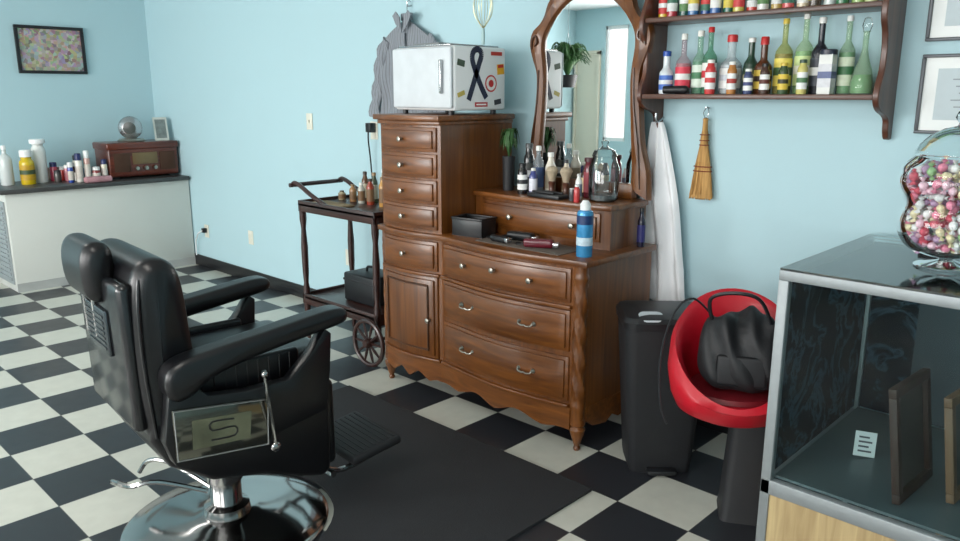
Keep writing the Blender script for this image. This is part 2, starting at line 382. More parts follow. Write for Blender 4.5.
bm=B(); prism(bm,front_outline(xl-.002,xt+.008,-.002),'xy',ZT-.048,ZT-.028,.004); prism(bm,front_outline(xl-.018,xt+.022,-.02,D+.0),'xy',ZT-.028,ZT,.006); part('cornice',bm,M_dw1,dr)
def handle(par,x,z,y,kind='bail'):
    bm=B()
    if kind=='knob':
        lathe(bm,[(0,0),(.008,0),(.006,.01),(.012,.018),(.013,.024),(0,.03)],14,M=T(x,y,z)@RX(PI/2))
    else:
        for dx in (-.04,.04): lathe(bm,[(0,0),(.012,0),(.009,.006),(.005,.014),(0,.015)],12,M=T(x+dx,y,z)@RX(PI/2))
        tube(bm,[(x-.04,y-.012,z),(x-.035,y-.018,z-.008),(x-.012,y-.02,z-.012),(x,y-.02,z-.008),(x+.012,y-.02,z-.012),(x+.035,y-.018,z-.008),(x+.04,y-.012,z)],.0035,6,sm=3)
    return part('knob' if kind=='knob' else 'handle',bm,M_pewter,par,'pewter pull')
def drawer(a,b,z0,z1,handles,name='drawer',m=None,off=0,bowf=bow,par=None):
    bm=B(); n=18
    def o(ins,off2):
        A,Bb=a+ins,b-ins
        return [(A+(Bb-A)*i/n,bowf(A+(Bb-A)*i/n)+off2+off) for i in range(n+1)]+[(Bb,.03+off),(A,.03+off)]
    prism(bm,o(0,.004),'xy',z0,z1,.003)
    prism(bm,o(.016,-.006),'xy',z0+.016,z1-.016,.004)
    d=part(name,bm,m or M_dw1,par or dr)
    for (hx,hz,k) in handles: handle(d,hx,hz,bowf(hx)-.005+off,k)
    return d
ra,rb=xt+.02,xr-.075; rc=(ra+rb)/2
drawer(ra,rb,.675,.825,[(rc-.21,.75,'knob'),(rc,.765,'knob'),(rc+.21,.75,'knob')])
drawer(ra,rb,.455,.64,[(rc-.19,.555,'bail'),(rc+.19,.555,'bail')])
drawer(ra,rb,.225,.43,[(rc-.19,.335,'bail'),(rc+.19,.335,'bail')])
la,lb=xl+.03,xt-.02; lc=(la+lb)/2
drawer(la,lb,.675,.825,[(lc,.75,'knob')])
d=drawer(la,lb,.215,.645,[(lb-.04,.42,'knob')],'door',M_dwz)
bm=B()
pp=[(la+.05,.26),(lb-.05,.26),(lb-.05,.60),(la+.05,.60)]
for i in range(4):
    p,q=pp[i],pp[(i+1)%4]; tube(bm,[(p[0],bow(p[0])-.008,p[1]),((p[0]+q[0])/2,bow((p[0]+q[0])/2)-.008,(p[1]+q[1])/2),(q[0],bow(q[0])-.008,q[1])],.006,6,sm=5)
part('panel_moulding',bm,M_dwd,d)
for i in range(4):
    z0=.885+i*.128; drawer(la,lb,z0,z0+.118,[(lc,z0+.059,'knob')])
def post(x,y,z0,z1,r=.03,name='corner_post'):
    s=bmesh.new(); n=20; rings=[]; K=60
    for k in range(K+1):
        t=k/K; z=z0+(z1-z0)*t; ring=[]
        for i in range(n):
            an=2*PI*i/n; rr=r*(1+ (.12*math.sin(4*an+t*34) if .12<t<.9 else 0)); 
            if abs(t-.1)<.02 or abs(t-.92)<.02: rr*=1.12
            ring.append(s.verts.new((x+rr*math.cos(an),y+rr*math.sin(an),z)))
        rings.append(ring)
    for a,b_ in zip(rings[:-1],rings[1:]):
        for i in range(n): s.faces.new((a[i],a[(i+1)%n],b_[(i+1)%n],b_[i]))
    bmesh.ops.recalc_face_normals(s,faces=s.faces)
    return part(name,s,M_dwz,dr,'rope carved wooden corner post')
post(xr-.038,.022,.14,.84)
post(xl+.012,.02,.14,.84,.016)
FT=[(0,0),(.014,0),(.017,.01),(.012,.02),(.02,.045),(.032,.08),(.036,.1),(.026,.115),(.034,.122),(.034,.15),(0,.15)]
for (x,y) in [(xr-.038,.025),(xl+.03,.025),(xr-.04,D-.04),(xl+.03,D-.04)]:
    bm=B(); lathe(bm,FT,20,x,y); part('foot',bm,M_dwz,dr,'turned wooden foot')
def apron(a,b_):
    n=40; s=bmesh.new(); rows=[]
    for i in range(n+1):
        t=i/n; x=a+(b_-a)*t
        zl=.085+.035*math.sin(PI*t)*(.6+.4*math.cos(6*PI*t))+.012*abs(math.cos(3*PI*t))
        y=bow(x)
        rows.append([s.verts.new((x,y,zl)),s.verts.new((x,y,.20)),s.verts.new((x,y+.025,.20)),s.verts.new((x,y+.025,zl))])
    for p,q in zip(rows[:-1],rows[1:]):
        for k in range(4): s.faces.new((p[k],q[k],q[(k+1)%4],p[(k+1)%4]))
    s.faces.new(rows[0]); s.faces.new(rows[-1][::-1]); bmesh.ops.recalc_face_normals(s,faces=s.faces)
    return part('apron',s,M_dw1,dr,'scalloped wooden apron')
apron(xl+.04,xt); apron(xt,xr-.06)
bm=B()
prism(bm,[(.05,.14),(.1,.10),(.2,.085),(.25,.11),(.3,.085),(.4,.10),(.45,.14),(.45,.2),(.05,.2)],'yz',xr-.03,xr-.008); part('side_apron',bm,M_dw1,dr)
for z in (.655,.205):
    bm=B(); prism(bm,front_outline(xt+.005,xr-.07,-.006,.02),'xy',z-.008,z+.008,.003); part('front_moulding',bm,M_dw1,dr)
    bm=B(); prism(bm,front_outline(xl+.02,xt-.005,-.006,.02),'xy',z-.008,z+.008,.003); part('front_moulding',bm,M_dw1,dr)
dk0,dk1=xt+.005,xr-.055
def dbow(x):
    t=(x-dk0)/(dk1-dk0); t=min(max(t,0),1); return -.03*math.sin(PI*t)
def dout(off,a=dk0,b=dk1): 
    n=20; return [(a+(b-a)*i/n,.24+dbow(a+(b-a)*i/n)+off) for i in range(n+1)]+[(b,D),(a,D)]
bm=B(); prism(bm,dout(.012),'xy',.868,1.045); part('deck_body',bm,M_dwz,dr,'raised deck with small drawers')
bm=B(); prism(bm,dout(-.012,dk0,dk1+.015),'xy',1.045,1.07,.006); part('deck_top',bm,M_dw1,dr)
dd0,dd1=dk0+.06,dk1-.05
drawer(dd0,dd1,.9,1.03,[(dd0+.22,.965,'knob'),(dd1-.13,.965,'knob')],off=.24,bowf=dbow)
# mirror
mc=.285
ol=[(-.37,1.07),(-.36,1.20),(-.325,1.32),(-.31,1.45),(-.298,1.56),(-.302,1.65),(-.33,1.72),(-.35,1.79),(-.33,1.85),(-.285,1.88),(-.255,1.92),(-.235,1.975),(-.185,2.03),(-.12,2.065),(-.06,2.10),(0,2.13)]
il=[(-.27,1.13),(-.27,1.25),(-.26,1.4),(-.25,1.55),(-.25,1.66),(-.262,1.76),(-.255,1.82),(-.225,1.87),(-.185,1.915),(-.13,1.96),(-.07,1.99),(0,2.005)]
def sm2(p,k=5): return [(v.x,v.y) for v in smoothpts([(a,b_,0) for a,b_ in p],k)]
def resample(p,n):
    P=[Vector((a,b_,0)) for a,b_ in p]; L=[0]
    for a,b_ in zip(P[:-1],P[1:]): L.append(L[-1]+(b_-a).length)
    out=[]
    for i in range(n+1):
        d=L[-1]*i/n; k=0
        while k<len(L)-2 and L[k+1]<d: k+=1
        f=(d-L[k])/max(1e-9,L[k+1]-L[k]); q=P[k].lerp(P[k+1],f); out.append((q.x,q.y))
    return out
N=48; o1=resample(sm2(ol),N); i1=resample(sm2(il),N)
s=bmesh.new(); my=D-.03
def strip(sgn):
    rows=[]
    for (a,b_) in zip(o1,i1):
        ax,az=mc+sgn*a[0],a[1]; bx,bz=mc+sgn*b_[0],b_[1]
        mx_,mz=(ax+bx)/2,(az+bz)/2
        rows.append([s.verts.new(v) for v in [(ax,my,az),(ax*.93+bx*.07,my-.018,az*.93+bz*.07),(mx_,my-.03,mz),(ax*.1+bx*.9,my-.02,az*.1+bz*.9),(bx,my-.004,bz),(bx,my+.02,bz),(ax,my+.02,az)]])
    for p,q in zip(rows[:-1],rows[1:]):
        for k in range(7): s.faces.new((p[k],q[k],q[(k+1)%7],p[(k+1)%7]))
    s.faces.new(rows[0]); s.faces.new(rows[-1][::-1])
strip(1); strip(-1)
bmesh.ops.recalc_face_normals(s,faces=s.faces)
box(s,mc-.29,mc+.29,my-.022,my+.02,1.07,1.14,.004)
mf=part('mirror_frame',s,M_dwz,dr,'scrolled wooden mirror frame')
bm=B(); pts=i1+[(-a,b_) for a,b_ in i1[::-1][1:]]
prism(bm,[(mc+a,b_) for a,b_ in pts],'xz',my+.0,my+.006)
mg=part('mirror_glass',bm,mat('mirror',(.82,.83,.82,1),.01,1,var=.01),mf,'silvered mirror glass'); 
for sg in (-1,1):
    bm=B()
    tube(bm,[(mc+sg*.325,my-.026,1.76),(mc+sg*.315,my-.032,1.81),(mc+sg*.295,my-.032,1.82),(mc+sg*.287,my-.032,1.79),(mc+sg*.305,my-.03,1.775)],.005,6,sm=4); part('scroll_carving',bm,M_dwd,mf)
    bm=B()
    tube(bm,[(mc+sg*.33,my-.024,1.12),(mc+sg*.315,my-.03,1.3),(mc+sg*.282,my-.03,1.5),(mc+sg*.275,my-.03,1.66)],.005,6,sm=5)
    part('side_carving',bm,M_dwd,mf)

# ------------------------------------------------------------------ towel warmer on tower
zw=ZT+.001
tw=thing('towel_warmer','white towel warmer cabinet covered in stickers on the dresser','appliance',(-2.935,2.79,zw))
M_tw=mat('warmer_white',C(236,238,238),.4,var=.02)
bm=B(); box(bm,-.22,.22,-.155,.21,.02,.325,.012,3); part('body',bm,M_tw,tw)
bm=B(); box(bm,-.215,.215,-.175,-.157,.03,.32,.01,3); dd=part('door',bm,mat('warmer_door',C(204,210,214),.5),tw,'pale grey door')
bm=B(); box(bm,.15,.165,-.195,-.175,.1,.26,.005); part('handle',bm,M_steel,dd)
bm=B(); box(bm,-.19,.19,-.15,.19,.325,.335,.004); part('top_tray',bm,M_steel,tw)
for (x,y) in [(-.17,-.13),(.17,-.13),(-.17,.17),(.17,.17)]:
    bm=B(); lathe(bm,[(0,0),(.015,0),(.015,.022),(0,.022)],12,x,y); part('foot',bm,M_black,tw)
def sticker(pts,col,off=.0012,name='sticker',lab=None):
    bm=B(); prism(bm,pts,'yz',.22,.22+off); part(name,bm,mat(ck3('st',col),col,.5,var=.15,scale=60),tw,lab)
def circ(cy,cz,r,n=20): return [(cy+r*math.cos(2*PI*i/n),cz+r*math.sin(2*PI*i/n)) for i in range(n)]
def rect(cy,cz,w,h,a=0):
    return [(cy+x*math.cos(a)-z*math.sin(a),cz+x*math.sin(a)+z*math.cos(a)) for x,z in [(-w/2,-h/2),(w/2,-h/2),(w/2,h/2),(-w/2,h/2)]]
bm=B()
rb_=[(-.07,.07),(-.035,.15),(.0,.235),(.02,.285),(.003,.31),(-.03,.305),(-.045,.27),(-.025,.215),(.015,.14),(.055,.08)]
P=smoothpts([(0,a+.01,b_) for a,b_ in rb_],6)
for i in range(len(P)-1):
    t=(P[i+1]-P[i]).normalized(); nrm=Vector((0,-t.z,t.y))*.015
    q=[P[i]+nrm,P[i+1]+nrm,P[i+1]-nrm,P[i]-nrm]
    prism(bm,[(v.y,v.z) for v in q],'yz',.2205,.2225)
part('sticker',bm,mat('navy',C(26,34,62),.5),tw,'navy awareness ribbon sticker')
sticker(circ(.10,.15,.042),C(190,40,40),.001,lab='round red and white sticker'); sticker(circ(.10,.15,.034),C(230,228,224),.0016); sticker(circ(.10,.15,.018),C(190,40,40),.0022)
sticker(rect(.17,.22,.05,.05,.1),C(230,170,30)); sticker(rect(.17,.235,.04,.015,.1),C(200,50,30),.0018)
sticker(rect(-.11,.245,.05,.03,-.2),C(60,80,60)); sticker(rect(-.11,.10,.05,.022,.3),C(200,180,90))
sticker(rect(.03,.048,.09,.022),C(180,36,44)); sticker(rect(.03,.048,.07,.007),C(240,240,238),.0018); sticker(rect(.15,.06,.05,.025,.15),C(50,52,60)); sticker(rect(.14,.295,.08,.018),C(190,60,50))
hm=thing('wire_head_massager','wire head massager with slim handle standing on the towel warmer','massager',(-2.74,2.86,zw+.336))
bm=B(); lathe(bm,[(0,0),(.009,0),(.010,.05),(.006,.08),(0,.08)],12); part('handle',bm,mat('teal_plastic',C(170,200,200),.4),hm)
for i in range(10):
    bm=B()
    a=2*PI*i/10; tube(bm,[(0,0,.075),(.015*math.cos(a),.015*math.sin(a),.095),(.042*math.cos(a),.042*math.sin(a),.14),(.048*math.cos(a),.048*math.sin(a),.19),(.035*math.cos(a),.035*math.sin(a),.235),(.012*math.cos(a),.012*math.sin(a),.26)],.0013,5,sm=4)
    part('wire',bm,mat('brass_wire',C(210,196,140),.3,.9),hm)
bm=B(); box(bm,-.13,.07,-.07,.07,0,.014,.004); thing('tray','flat grey tray on the towel warmer','tray',(-2.98,2.79,zw+.336),bm=bm,m=mat('grey_tray',C(120,124,126),.5))

# ------------------------------------------------------------------ barber smock on wall
sh=thing('barber_smock','grey striped smock shirt on a hanger hooked on the wall','smock',(-3.66,YB,1.40))
def smock_mat():
    m=mat('smock_grey',C(138,143,150),.85,var=.08,scale=60,bump=.3,bscale=300)
    nt=m.node_tree; b=nt.nodes['Principled BSDF']; src=b.inputs['Base Color'].links[0].from_socket
    tc=nt.nodes.new('ShaderNodeTexCoord'); w=nt.nodes.new('ShaderNodeTexWave'); w.inputs['Scale'].default_value=16; w.bands_direction='X'
    nt.links.new(tc.outputs['Object'],w.inputs['Vector'])
    rp=nt.nodes.new('ShaderNodeMapRange'); rp.inputs['From Min'].default_value=0; rp.inputs['From Max'].default_value=.3; rp.inputs['To Min'].default_value=.62; rp.inputs['To Max'].default_value=1
    nt.links.new(w.outputs['Fac'],rp.inputs['Value'])
    mx=nt.nodes.new('ShaderNodeMix'); mx.data_type='RGBA'; mx.blend_type='MULTIPLY'; mx.inputs[0].default_value=1
    nt.links.new(src,mx.inputs[6]); nt.links.new(rp.outputs[0],mx.inputs[7]); nt.links.new(mx.outputs[2],b.inputs['Base Color']); return m
M_sm=smock_mat()
def smf(u,v):
    k=abs(u*2-1)
    w=.24+.03*v
    x=(u*2-1)*w
    z=.58-.60*v
    sl=.13*k**1.1*(1-v)+.03*k*v
    y=-.04-.012*math.sin(u*PI)-.016*math.sin(u*21+v*3)*min(1,v*2.5)-.008*math.sin(u*8-v*12)
    return (x*(1-.06*math.sin(v*PI)),y,z-sl-.01*math.sin(u*14)*(v>.9))
bm=B(); grid(bm,smf,44,30,.005); part('body',bm,M_sm,sh,angle=70)
for sg in (-1,1):
    bm=B()
    tube(bm,[(sg*.19,-.05,.47),(sg*.245,-.052,.38),(sg*.285,-.055,.22),(sg*.335,-.06,.0)],[.035,.05,.045,.048],20,sm=6)
    for v in bm.verts: v.co.y=-.04+(v.co.y+.055)*.45+.010*math.sin(v.co.z*34+v.co.x*60)
    part('sleeve',bm,M_sm,sh,angle=70)
for sg in (-1,1):
    bm=B(); prism(bm,[(sg*.005,.50),(sg*.055,.55),(sg*.085,.60),(sg*.055,.625),(sg*.02,.59)],'xz',-.082,-.074,.002); part('collar',bm,M_sm,sh)
bm=B(); box(bm,-.05,.05,-.05,-.03,.57,.615,.01,3); part('neckband',bm,M_sm,sh)
bm=B(); box(bm,-.012,.012,-.074,-.066,.0,.5,.002); part('placket',bm,M_sm,sh)
bm=B(); tube(bm,[(-.19,-.035,.46),(0,-.035,.585),(.19,-.035,.46)],.004,6); tube(bm,[(0,-.035,.58),(0,-.035,.66),(.01,-.03,.69),(0,-.01,.68)],.003,6,sm=4); part('hanger',bm,M_steel,sh)
bm=B(); tube(bm,[(0,0,.66),(0,-.03,.655),(0,-.035,.68)],.005,6,sm=3); part('hook',bm,M_steel,sh)

# ------------------------------------------------------------------ wall shelf
ws=thing('wall_shelf','dark wooden wall shelf with scalloped sides','shelf',(-1.43,YB,1.38))
def side(x0,x1):
    pr=[(0,0),(-.03,.0),(-.05,.03),(-.06,.07),(-.1,.09),(-.155,.105),(-.19,.13),(-.2,.16),(-.19,.2),(-.165,.25),(-.16,.32),(-.175,.38),(-.2,.42),(-.205,.47),(-.19,.52),(-.165,.58),(-.165,.68),(-.19,.74),(-.2,.79),(-.17,.84),(-.1,.88),(0,.92)]
    q=[(v.x,v.y) for v in smoothpts([(a,b_,0) for a,b_ in pr],4)]
    bm=B(); prism(bm,q,'yz',x0,x1,.003,1); part('side_bracket',bm,M_shelfz,ws,'scalloped shelf side')
side(-.502,-.48); side(.48,.502)
for z in (.145,.465,.77):
    bm=B(); box(bm,-.479,.479,-.195,-.001,z,z+.02,.003); part('shelf_board',bm,M_shelf,ws)
bg='tonic bottles on the lower shelf'; zb=1.5455; yb=3.09
LS=[(-1.84,.030,.185,C(214,222,226),C(40,80,170),C(70,110,190),'small white bottle with blue cap',0,.5,None,C(225,230,235),.12),
(-1.765,.033,.255,C(206,190,196),W,C(214,60,80),'clear bottle with red tonic',1,.35,C(196,40,60),C(240,235,230),.10),
(-1.695,.030,.265,C(170,206,186),W,C(206,220,206),'green tonic bottle with white cap',1,.4,C(40,140,90),C(60,120,80),.09),
(-1.635,.030,.275,C(120,180,150),C(200,40,40),C(230,232,226),'green glass bottle with red cap',1,.35,C(20,110,80),C(200,50,60),.08),
(-1.545,.044,.24,C(222,228,230),C(196,44,44),C(226,228,226),'large clear bottle with red cap',1,.4,C(205,212,214),C(190,196,204),.12),
(-1.465,.028,.225,C(40,66,50),C(230,230,226),C(60,80,60),'dark green bottle with white cap',0,.45,None,C(200,190,150),.08),
(-1.40,.034,.225,C(84,46,26),C(190,36,36),C(222,190,80),'brown bottle with yellow label',0,.4,None,C(60,40,30),.14),
(-1.325,.034,.29,C(196,200,130),C(216,190,80),C(226,206,96),'amber tonic bottle with yellow label',1,.3,C(150,110,40),C(60,90,50),.07),
(-1.25,.034,.305,C(200,222,190),W,C(196,214,150),'pale green tonic bottle',1,.3,C(110,180,80),C(230,228,210),.07),
(-1.18,.033,.285,C(34,36,44),C(226,226,222),C(56,60,70),'black bottle with white cap',0,.35,None,C(210,210,206),.08),
(-1.085,.028,.285,C(190,216,190),C(225,228,226),C(206,216,190),'slim green tonic bottle',1,.35,C(80,160,90),C(60,110,70),.07)]
for i,(x,r,h,c,cp,lb_,l,cl_,nk,lq,bd,chh) in enumerate(LS):
    bottle('bottle',l+' on the wall shelf',(x,yb+.012*((i%3)-1)+.01,zb),r,h,c,cp,lb_,neck=nk,nh=.34,group=bg,clear=bool(cl_),caph=chh,liquid=lq,band=bd,fill=.9)
bottle('box_bottle','short white box shaped bottle on the wall shelf',(-1.13,yb-.05,zb),.034,.165,C(226,226,222),C(40,44,60),C(206,206,210),nh=.05,group=bg,square=True,caph=.12,band=C(90,100,140))
for (x,r,h,c,cp,lb_,bd,l) in [(-1.595,.021,.14,C(200,60,60),W,W,C(200,60,60),'small red bottle with white label'),(-1.362,.019,.12,C(70,46,36),C(20,20,20),W,C(90,40,30),'small dark bottle with white label'),(-1.43,.018,.10,C(60,70,110),W,W,C(60,70,120),'small blue bottle'),(-1.288,.019,.12,C(60,80,50),C(210,180,60),C(220,190,70),C(60,60,40),'small yellow labelled bottle'),(-1.215,.019,.13,C(200,190,110),C(40,70,50),W,C(80,120,80),'small pale yellow bottle'),(-1.50,.019,.13,C(180,120,60),W,W,C(170,60,50),'small amber bottle')]:
    bottle('bottle',l+' on the wall shelf',(x,yb-.065,zb),r,h,c,cp,lb_,nh=.12,group=bg,neck=.6,band=bd)
fk=thing('bottle','conical green glass flask with stopper on the wall shelf','bottle',(-1.02,yb,zb),group=bg)
bm=B(); lathe(bm,[(0,0),(.038,0),(.043,.01),(.041,.04),(.031,.085),(.016,.13),(.010,.16),(.010,.22),(.014,.225)],24,cap=False); part('body',bm,tglass('flask_green',C(190,216,190),.3),fk)
bm=B(); lathe(bm,[(0,.004),(.036,.004),(.037,.04),(.029,.07),(0,.07)],24); part('liquid',bm,mat('flask_liq',C(90,160,80),.2),fk)
bm=B(); lathe(bm,[(0,.22),(.010,.22),(.018,.245),(.011,.27),(0,.275)],16); part('stopper',bm,M_jar,fk)
bm=B(); tube(bm,[(-.05,0,.018),(.05,0,.018),(.06,0,.018)],[.017,.017,.01],12); thing('tube','black tube lying on the wall shelf','tube',(-1.76,3.03,zb),rz=.1,bm=bm,m=M_black)
tg='bottles on the upper shelf'
tc_=[(C(200,170,50),'yellow'),(C(170,50,60),'red'),(C(30,80,70),'dark green'),(C(60,110,160),'blue'),(C(36,70,130),'navy'),(C(60,100,160),'blue'),(C(20,90,70),'teal'),(C(190,180,80),'yellow'),(C(186,60,50),'red'),(C(210,210,204),'white'),(C(176,150,80),'gold'),(C(200,80,80),'red'),(C(206,190,160),'cream'),(C(70,56,44),'brown'),(C(190,200,196),'pale'),(C(50,110,70),'green'),(C(150,180,110),'pale green'),(C(190,200,150),'pale yellow')]
tl=[C(200,60,60),C(220,222,220),C(90,130,80),C(220,222,220),C(60,110,90),C(230,230,226),C(210,190,80)]
for i,(c,nme) in enumerate(tc_):
    x=-1.87+i*.0505
    bottle('bottle',nme+' product bottle on the upper wall shelf',(x,yb-.015*(i%2),1.8655),.0225,.15+.05*((i*7)%4)/3,c,W if i%2 else C(30,30,34),tl[i%7],neck=.5,nh=.2,group=tg,band=tl[(i+3)%7])

# ------------------------------------------------------------------ certificates
for (z,l) in [(1.545,'silver framed certificate low on the aqua wall'),(1.87,'silver framed certificate above another one')]:
    cf=thing('certificate_frame',l,'picture frame',(-.675,YB,z),group='framed certificates')
    bm=B(); fw,fh=.175,.14
    for (a,b_,c0,d0) in [(-fw,fw,fh-.012,fh),(-fw,fw,-fh,-fh+.012),(-fw,-fw+.012,-fh+.012,fh-.012),(fw-.012,fw,-fh+.012,fh-.012)]: box(bm,a,b_,-.022,-.002,c0,d0,.003)
    part('frame',bm,mat('frame_grey',C(84,88,92),.4,.3),cf)
    bm=B(); box(bm,-fw+.01,fw-.01,-.01,-.003,-fh+.01,fh-.01); part('mat_board',bm,mat('mat_board',C(238,240,238),.6,var=.02),cf)
    bm=B(); box(bm,-.12,.12,-.012,-.01,-.09,.09); part('certificate',bm,mat('cert_paper',C(190,202,206),.6,var=.05,scale=30),cf)
    for k in range(5):
        bm=B(); wd=.07-.012*(k%3); box(bm,-wd,wd,-.0125,-.012,.05-k*.024,.054-k*.024); part('text_line',bm,mat('ink_grey',C(140,148,154),.6),cf)

# ------------------------------------------------------------------ towel hook + towel
tp=thing('towel','white towel hanging in folds from a wall hook','towel',(-1.92,YB,.58))
def tf(u,v):
    z=.84*(1-v)+(.03*math.sin(u*PI*3+.5)-.03*u)*v*v
    w=.03+.10*min(1,v*1.3)**.7
    x=.015+.07*v+(u*2-1)*w+.006*math.sin(v*9+u*4)
    A=.026*(.4+.6*min(1,v*1.6))
    y=-.055-A*math.sin(u*PI*5+.4*math.sin(v*5))-.008*math.sin(u*11+v*7)
    return (x,y,z)
bm=B(); grid(bm,tf,60,30,.006); part('cloth',bm,mat('towel_white',C(246,248,250),.9,var=.02,bump=.2,bscale=250),tp,angle=80)
bm=B(); tube(bm,[(.01,0,.86),(.01,-.05,.84),(.01,-.065,.855),(.01,-.065,.88)],.006,8,sm=4); part('hook',bm,M_steel,tp)
bm=B(); tube(bm,[(.01,-.05,.85),(-.03,-.05,.90),(-.05,-.03,.95),(0,-.02,.92)],.003,6,sm=4); part('hook_wire',bm,M_steel,tp)
wb=thing('whisk_broom','straw whisk broom hanging on the wall','broom',(-1.68,YB-.03,1.09))
M_st=wood('straw',C(140,100,50),C(206,160,96),'z',.8,0,3)
bm=B()
def brf(u,v):
    a=u*2*PI; t=v; w=.056-.037*t**1.3
    return (w*math.cos(a),.018*math.sin(a)*(1-.3*t),.24*t)
grid(bm,brf,28,10)
for i in range(40):
    x=random.uniform(-.05,.05); tube(bm,[(x*.5,random.uniform(-.014,.0),.16),(x,random.uniform(-.018,.006),.02),(x*1.06,random.uniform(-.016,.004),-.006)],.0022,4)
part('bristles',bm,M_st,wb)
bm=B(); lathe(bm,[(0,.24),(.018,.24),(.017,.27),(.012,.3),(.011,.34),(.013,.35),(0,.355)],14); part('handle',bm,M_st,wb)
for z,rx in ((.235,.021),(.255,.021),(.28,.021),(.12,.045),(.14,.043)):
    bm=B(); tube(bm,[(rx*math.cos(a*PI/8),.019*math.sin(a*PI/8),z) for a in range(16)],.0022,5,closed=True)
    part('binding',bm,mat('red_thread',C(120,50,36),.7),wb)
bm=B(); tube(bm,[(0,0,.35),(-.012,0,.375),(0,.01,.40),(.012,0,.375)],.002,5,closed=True,sm=4); part('loop',bm,M_steel,wb)
bm=B(); tube(bm,[(0,-.006,.398),(0,.0302,.395)],.003,6); part('nail',bm,M_steel,wb)
# ------------------------------------------------------------------ things on dresser
zt=.8685; zk=1.0705
bm=B(); box(bm,-.24,.26,-.10,.09,0,.004,.0015); thing('counter_mat','thin grey brown mat on the dresser top','mat',(-2.26,2.655,zt),bm=bm,m=mat('mat_grey',C(96,86,78),.8,bump=.4))
zm=zt+.0045
bn=thing('bin_tray','black open plastic tray on the dresser','tray',(-2.615,2.665,zt),rz=.15)
bm=B()
box(bm,-.09,.09,-.06,.06,0,.006); box(bm,-.09,.09,-.06,-.054,0,.085,.002); box(bm,-.09,.09,.054,.06,0,.085,.002); box(bm,-.09,-.084,-.06,.06,0,.085,.002); box(bm,.084,.09,-.06,.06,0,.085,.002)
part('body',bm,M_black,bn)
bm=B(); box(bm,-.095,.095,-.065,-.052,.08,.092,.003); box(bm,-.095,.095,.052,.065,.08,.092,.003); box(bm,-.095,-.082,-.065,.065,.08,.092,.003); box(bm,.082,.095,-.065,.065,.08,.092,.003); part('rim',bm,M_black,bn)
def clipper(x,y,rz,c,l,k=1):
    t=thing('hair_clipper',l,'clipper',(x,y,zm),rz=rz,group='hair clippers on the dresser')
    bm=B(); box(bm,-.08*k,.06*k,-.022*k,.022*k,0,.04*k,.014*k,4); part('body',bm,c,t)
    bm=B(); box(bm,.058*k,.085*k,-.021*k,.021*k,.006,.026,.003); part('blade',bm,M_steel,t)
    bm=B(); tube(bm,[(-.08*k,0,.015),(-.10,.01,.008),(-.12,.02,.005),(-.13,.05,.005),(-.11,.06,.005)],.003,6,sm=4); part('cord',bm,M_black,t)
clipper(-2.33,2.70,.2,M_black,'black hair clipper with cord on the dresser mat')
clipper(-2.16,2.63,.45,mat('maroon_gloss',C(96,24,38),.25,coat=.4),'maroon hair clipper on the dresser mat')
clipper(-2.38,2.60,-.1,M_black,'small black trimmer on the dresser mat',.75)
sc=thing('spray_can','blue aerosol spray can standing on the dresser','spray can',(-1.92,2.63,zt))
bm=B(); lathe(bm,[(0,0),(.033,0),(.035,.004),(.035,.185),(.032,.195),(.021,.2),(0,.2)],24); part('body',bm,mat('can_blue',C(60,140,190),.25,.2,var=.3,scale=25),sc)
bm=B(); lathe(bm,[(0,.2),(.022,.2),(.023,.225),(.012,.24),(0,.242)],20); part('cap',bm,M_white,sc)
bm=B(); lathe(bm,[(.0355,.05),(.0355,.085)],24,cap=False); part('label',bm,mat('can_white',C(190,210,222),.4,var=.4,scale=60),sc)
bm=B(); lathe(bm,[(.0355,.14),(.0355,.178)],24,cap=False); part('label',bm,mat('can_dark',C(24,50,96),.4,var=.3,scale=60),sc)
bottle('bottle','slim dark blue bottle at the dresser corner',(-1.862,2.98,zt),.018,.18,C(30,30,50),C(24,24,28),C(50,50,110),neck=.5,nh=.2)
dg='bottles on the dresser deck'
for (x,y,r,h,c,cp,lb_,l,kw) in [
 (-2.487,2.925,.026,.24,C(24,26,28),C(80,84,86),C(70,72,70),'black product bottle',dict(neck=.6,nh=.15,band=W)),
 (-2.455,2.84,.024,.15,C(20,20,22),C(20,20,22),W,'squat black bottle with white label',dict(neck=.6,nh=.12,band=C(40,40,44))),
 (-2.43,2.93,.028,.23,C(190,200,206),W,C(60,80,120),'clear spray bottle',dict(neck=.4,nh=.22,clear=True)),
 (-2.395,2.85,.020,.13,C(60,70,130),W,C(220,220,230),'small blue bottle',dict(neck=.5,nh=.15)),
 (-2.37,2.95,.026,.20,C(220,214,200),W,C(150,140,120),'cream pump bottle',dict(neck=.5,nh=.2)),
 (-2.13,2.94,.026,.19,C(96,24,38),C(60,20,26),C(150,60,70),'maroon bottle',dict(neck=.8,nh=.1)),
 (-2.13,2.86,.016,.12,C(226,226,222),C(200,200,196),C(120,130,150),'small white bottle',dict(neck=.5,nh=.15)),
 (-2.175,2.97,.020,.15,C(60,46,40),C(30,30,30),C(200,180,140),'brown bottle',dict(neck=.5,nh=.15)),
 (-2.285,2.965,.020,.17,C(200,190,170),C(50,50,54),C(110,90,70),'tan bottle',dict(neck=.5,nh=.15)),
 (-2.12,2.80,.015,.06,C(60,60,64),C(200,200,196),None,'tiny dark pot',dict(nh=.05)),
 (-2.08,2.78,.014,.08,C(190,60,60),W,None,'tiny red bottle',dict(neck=.6,nh=.12))]:
    bottle('bottle',l+' on the dresser deck',(x,y,zk),r,h,c,cp,lb_,group=dg,**kw)
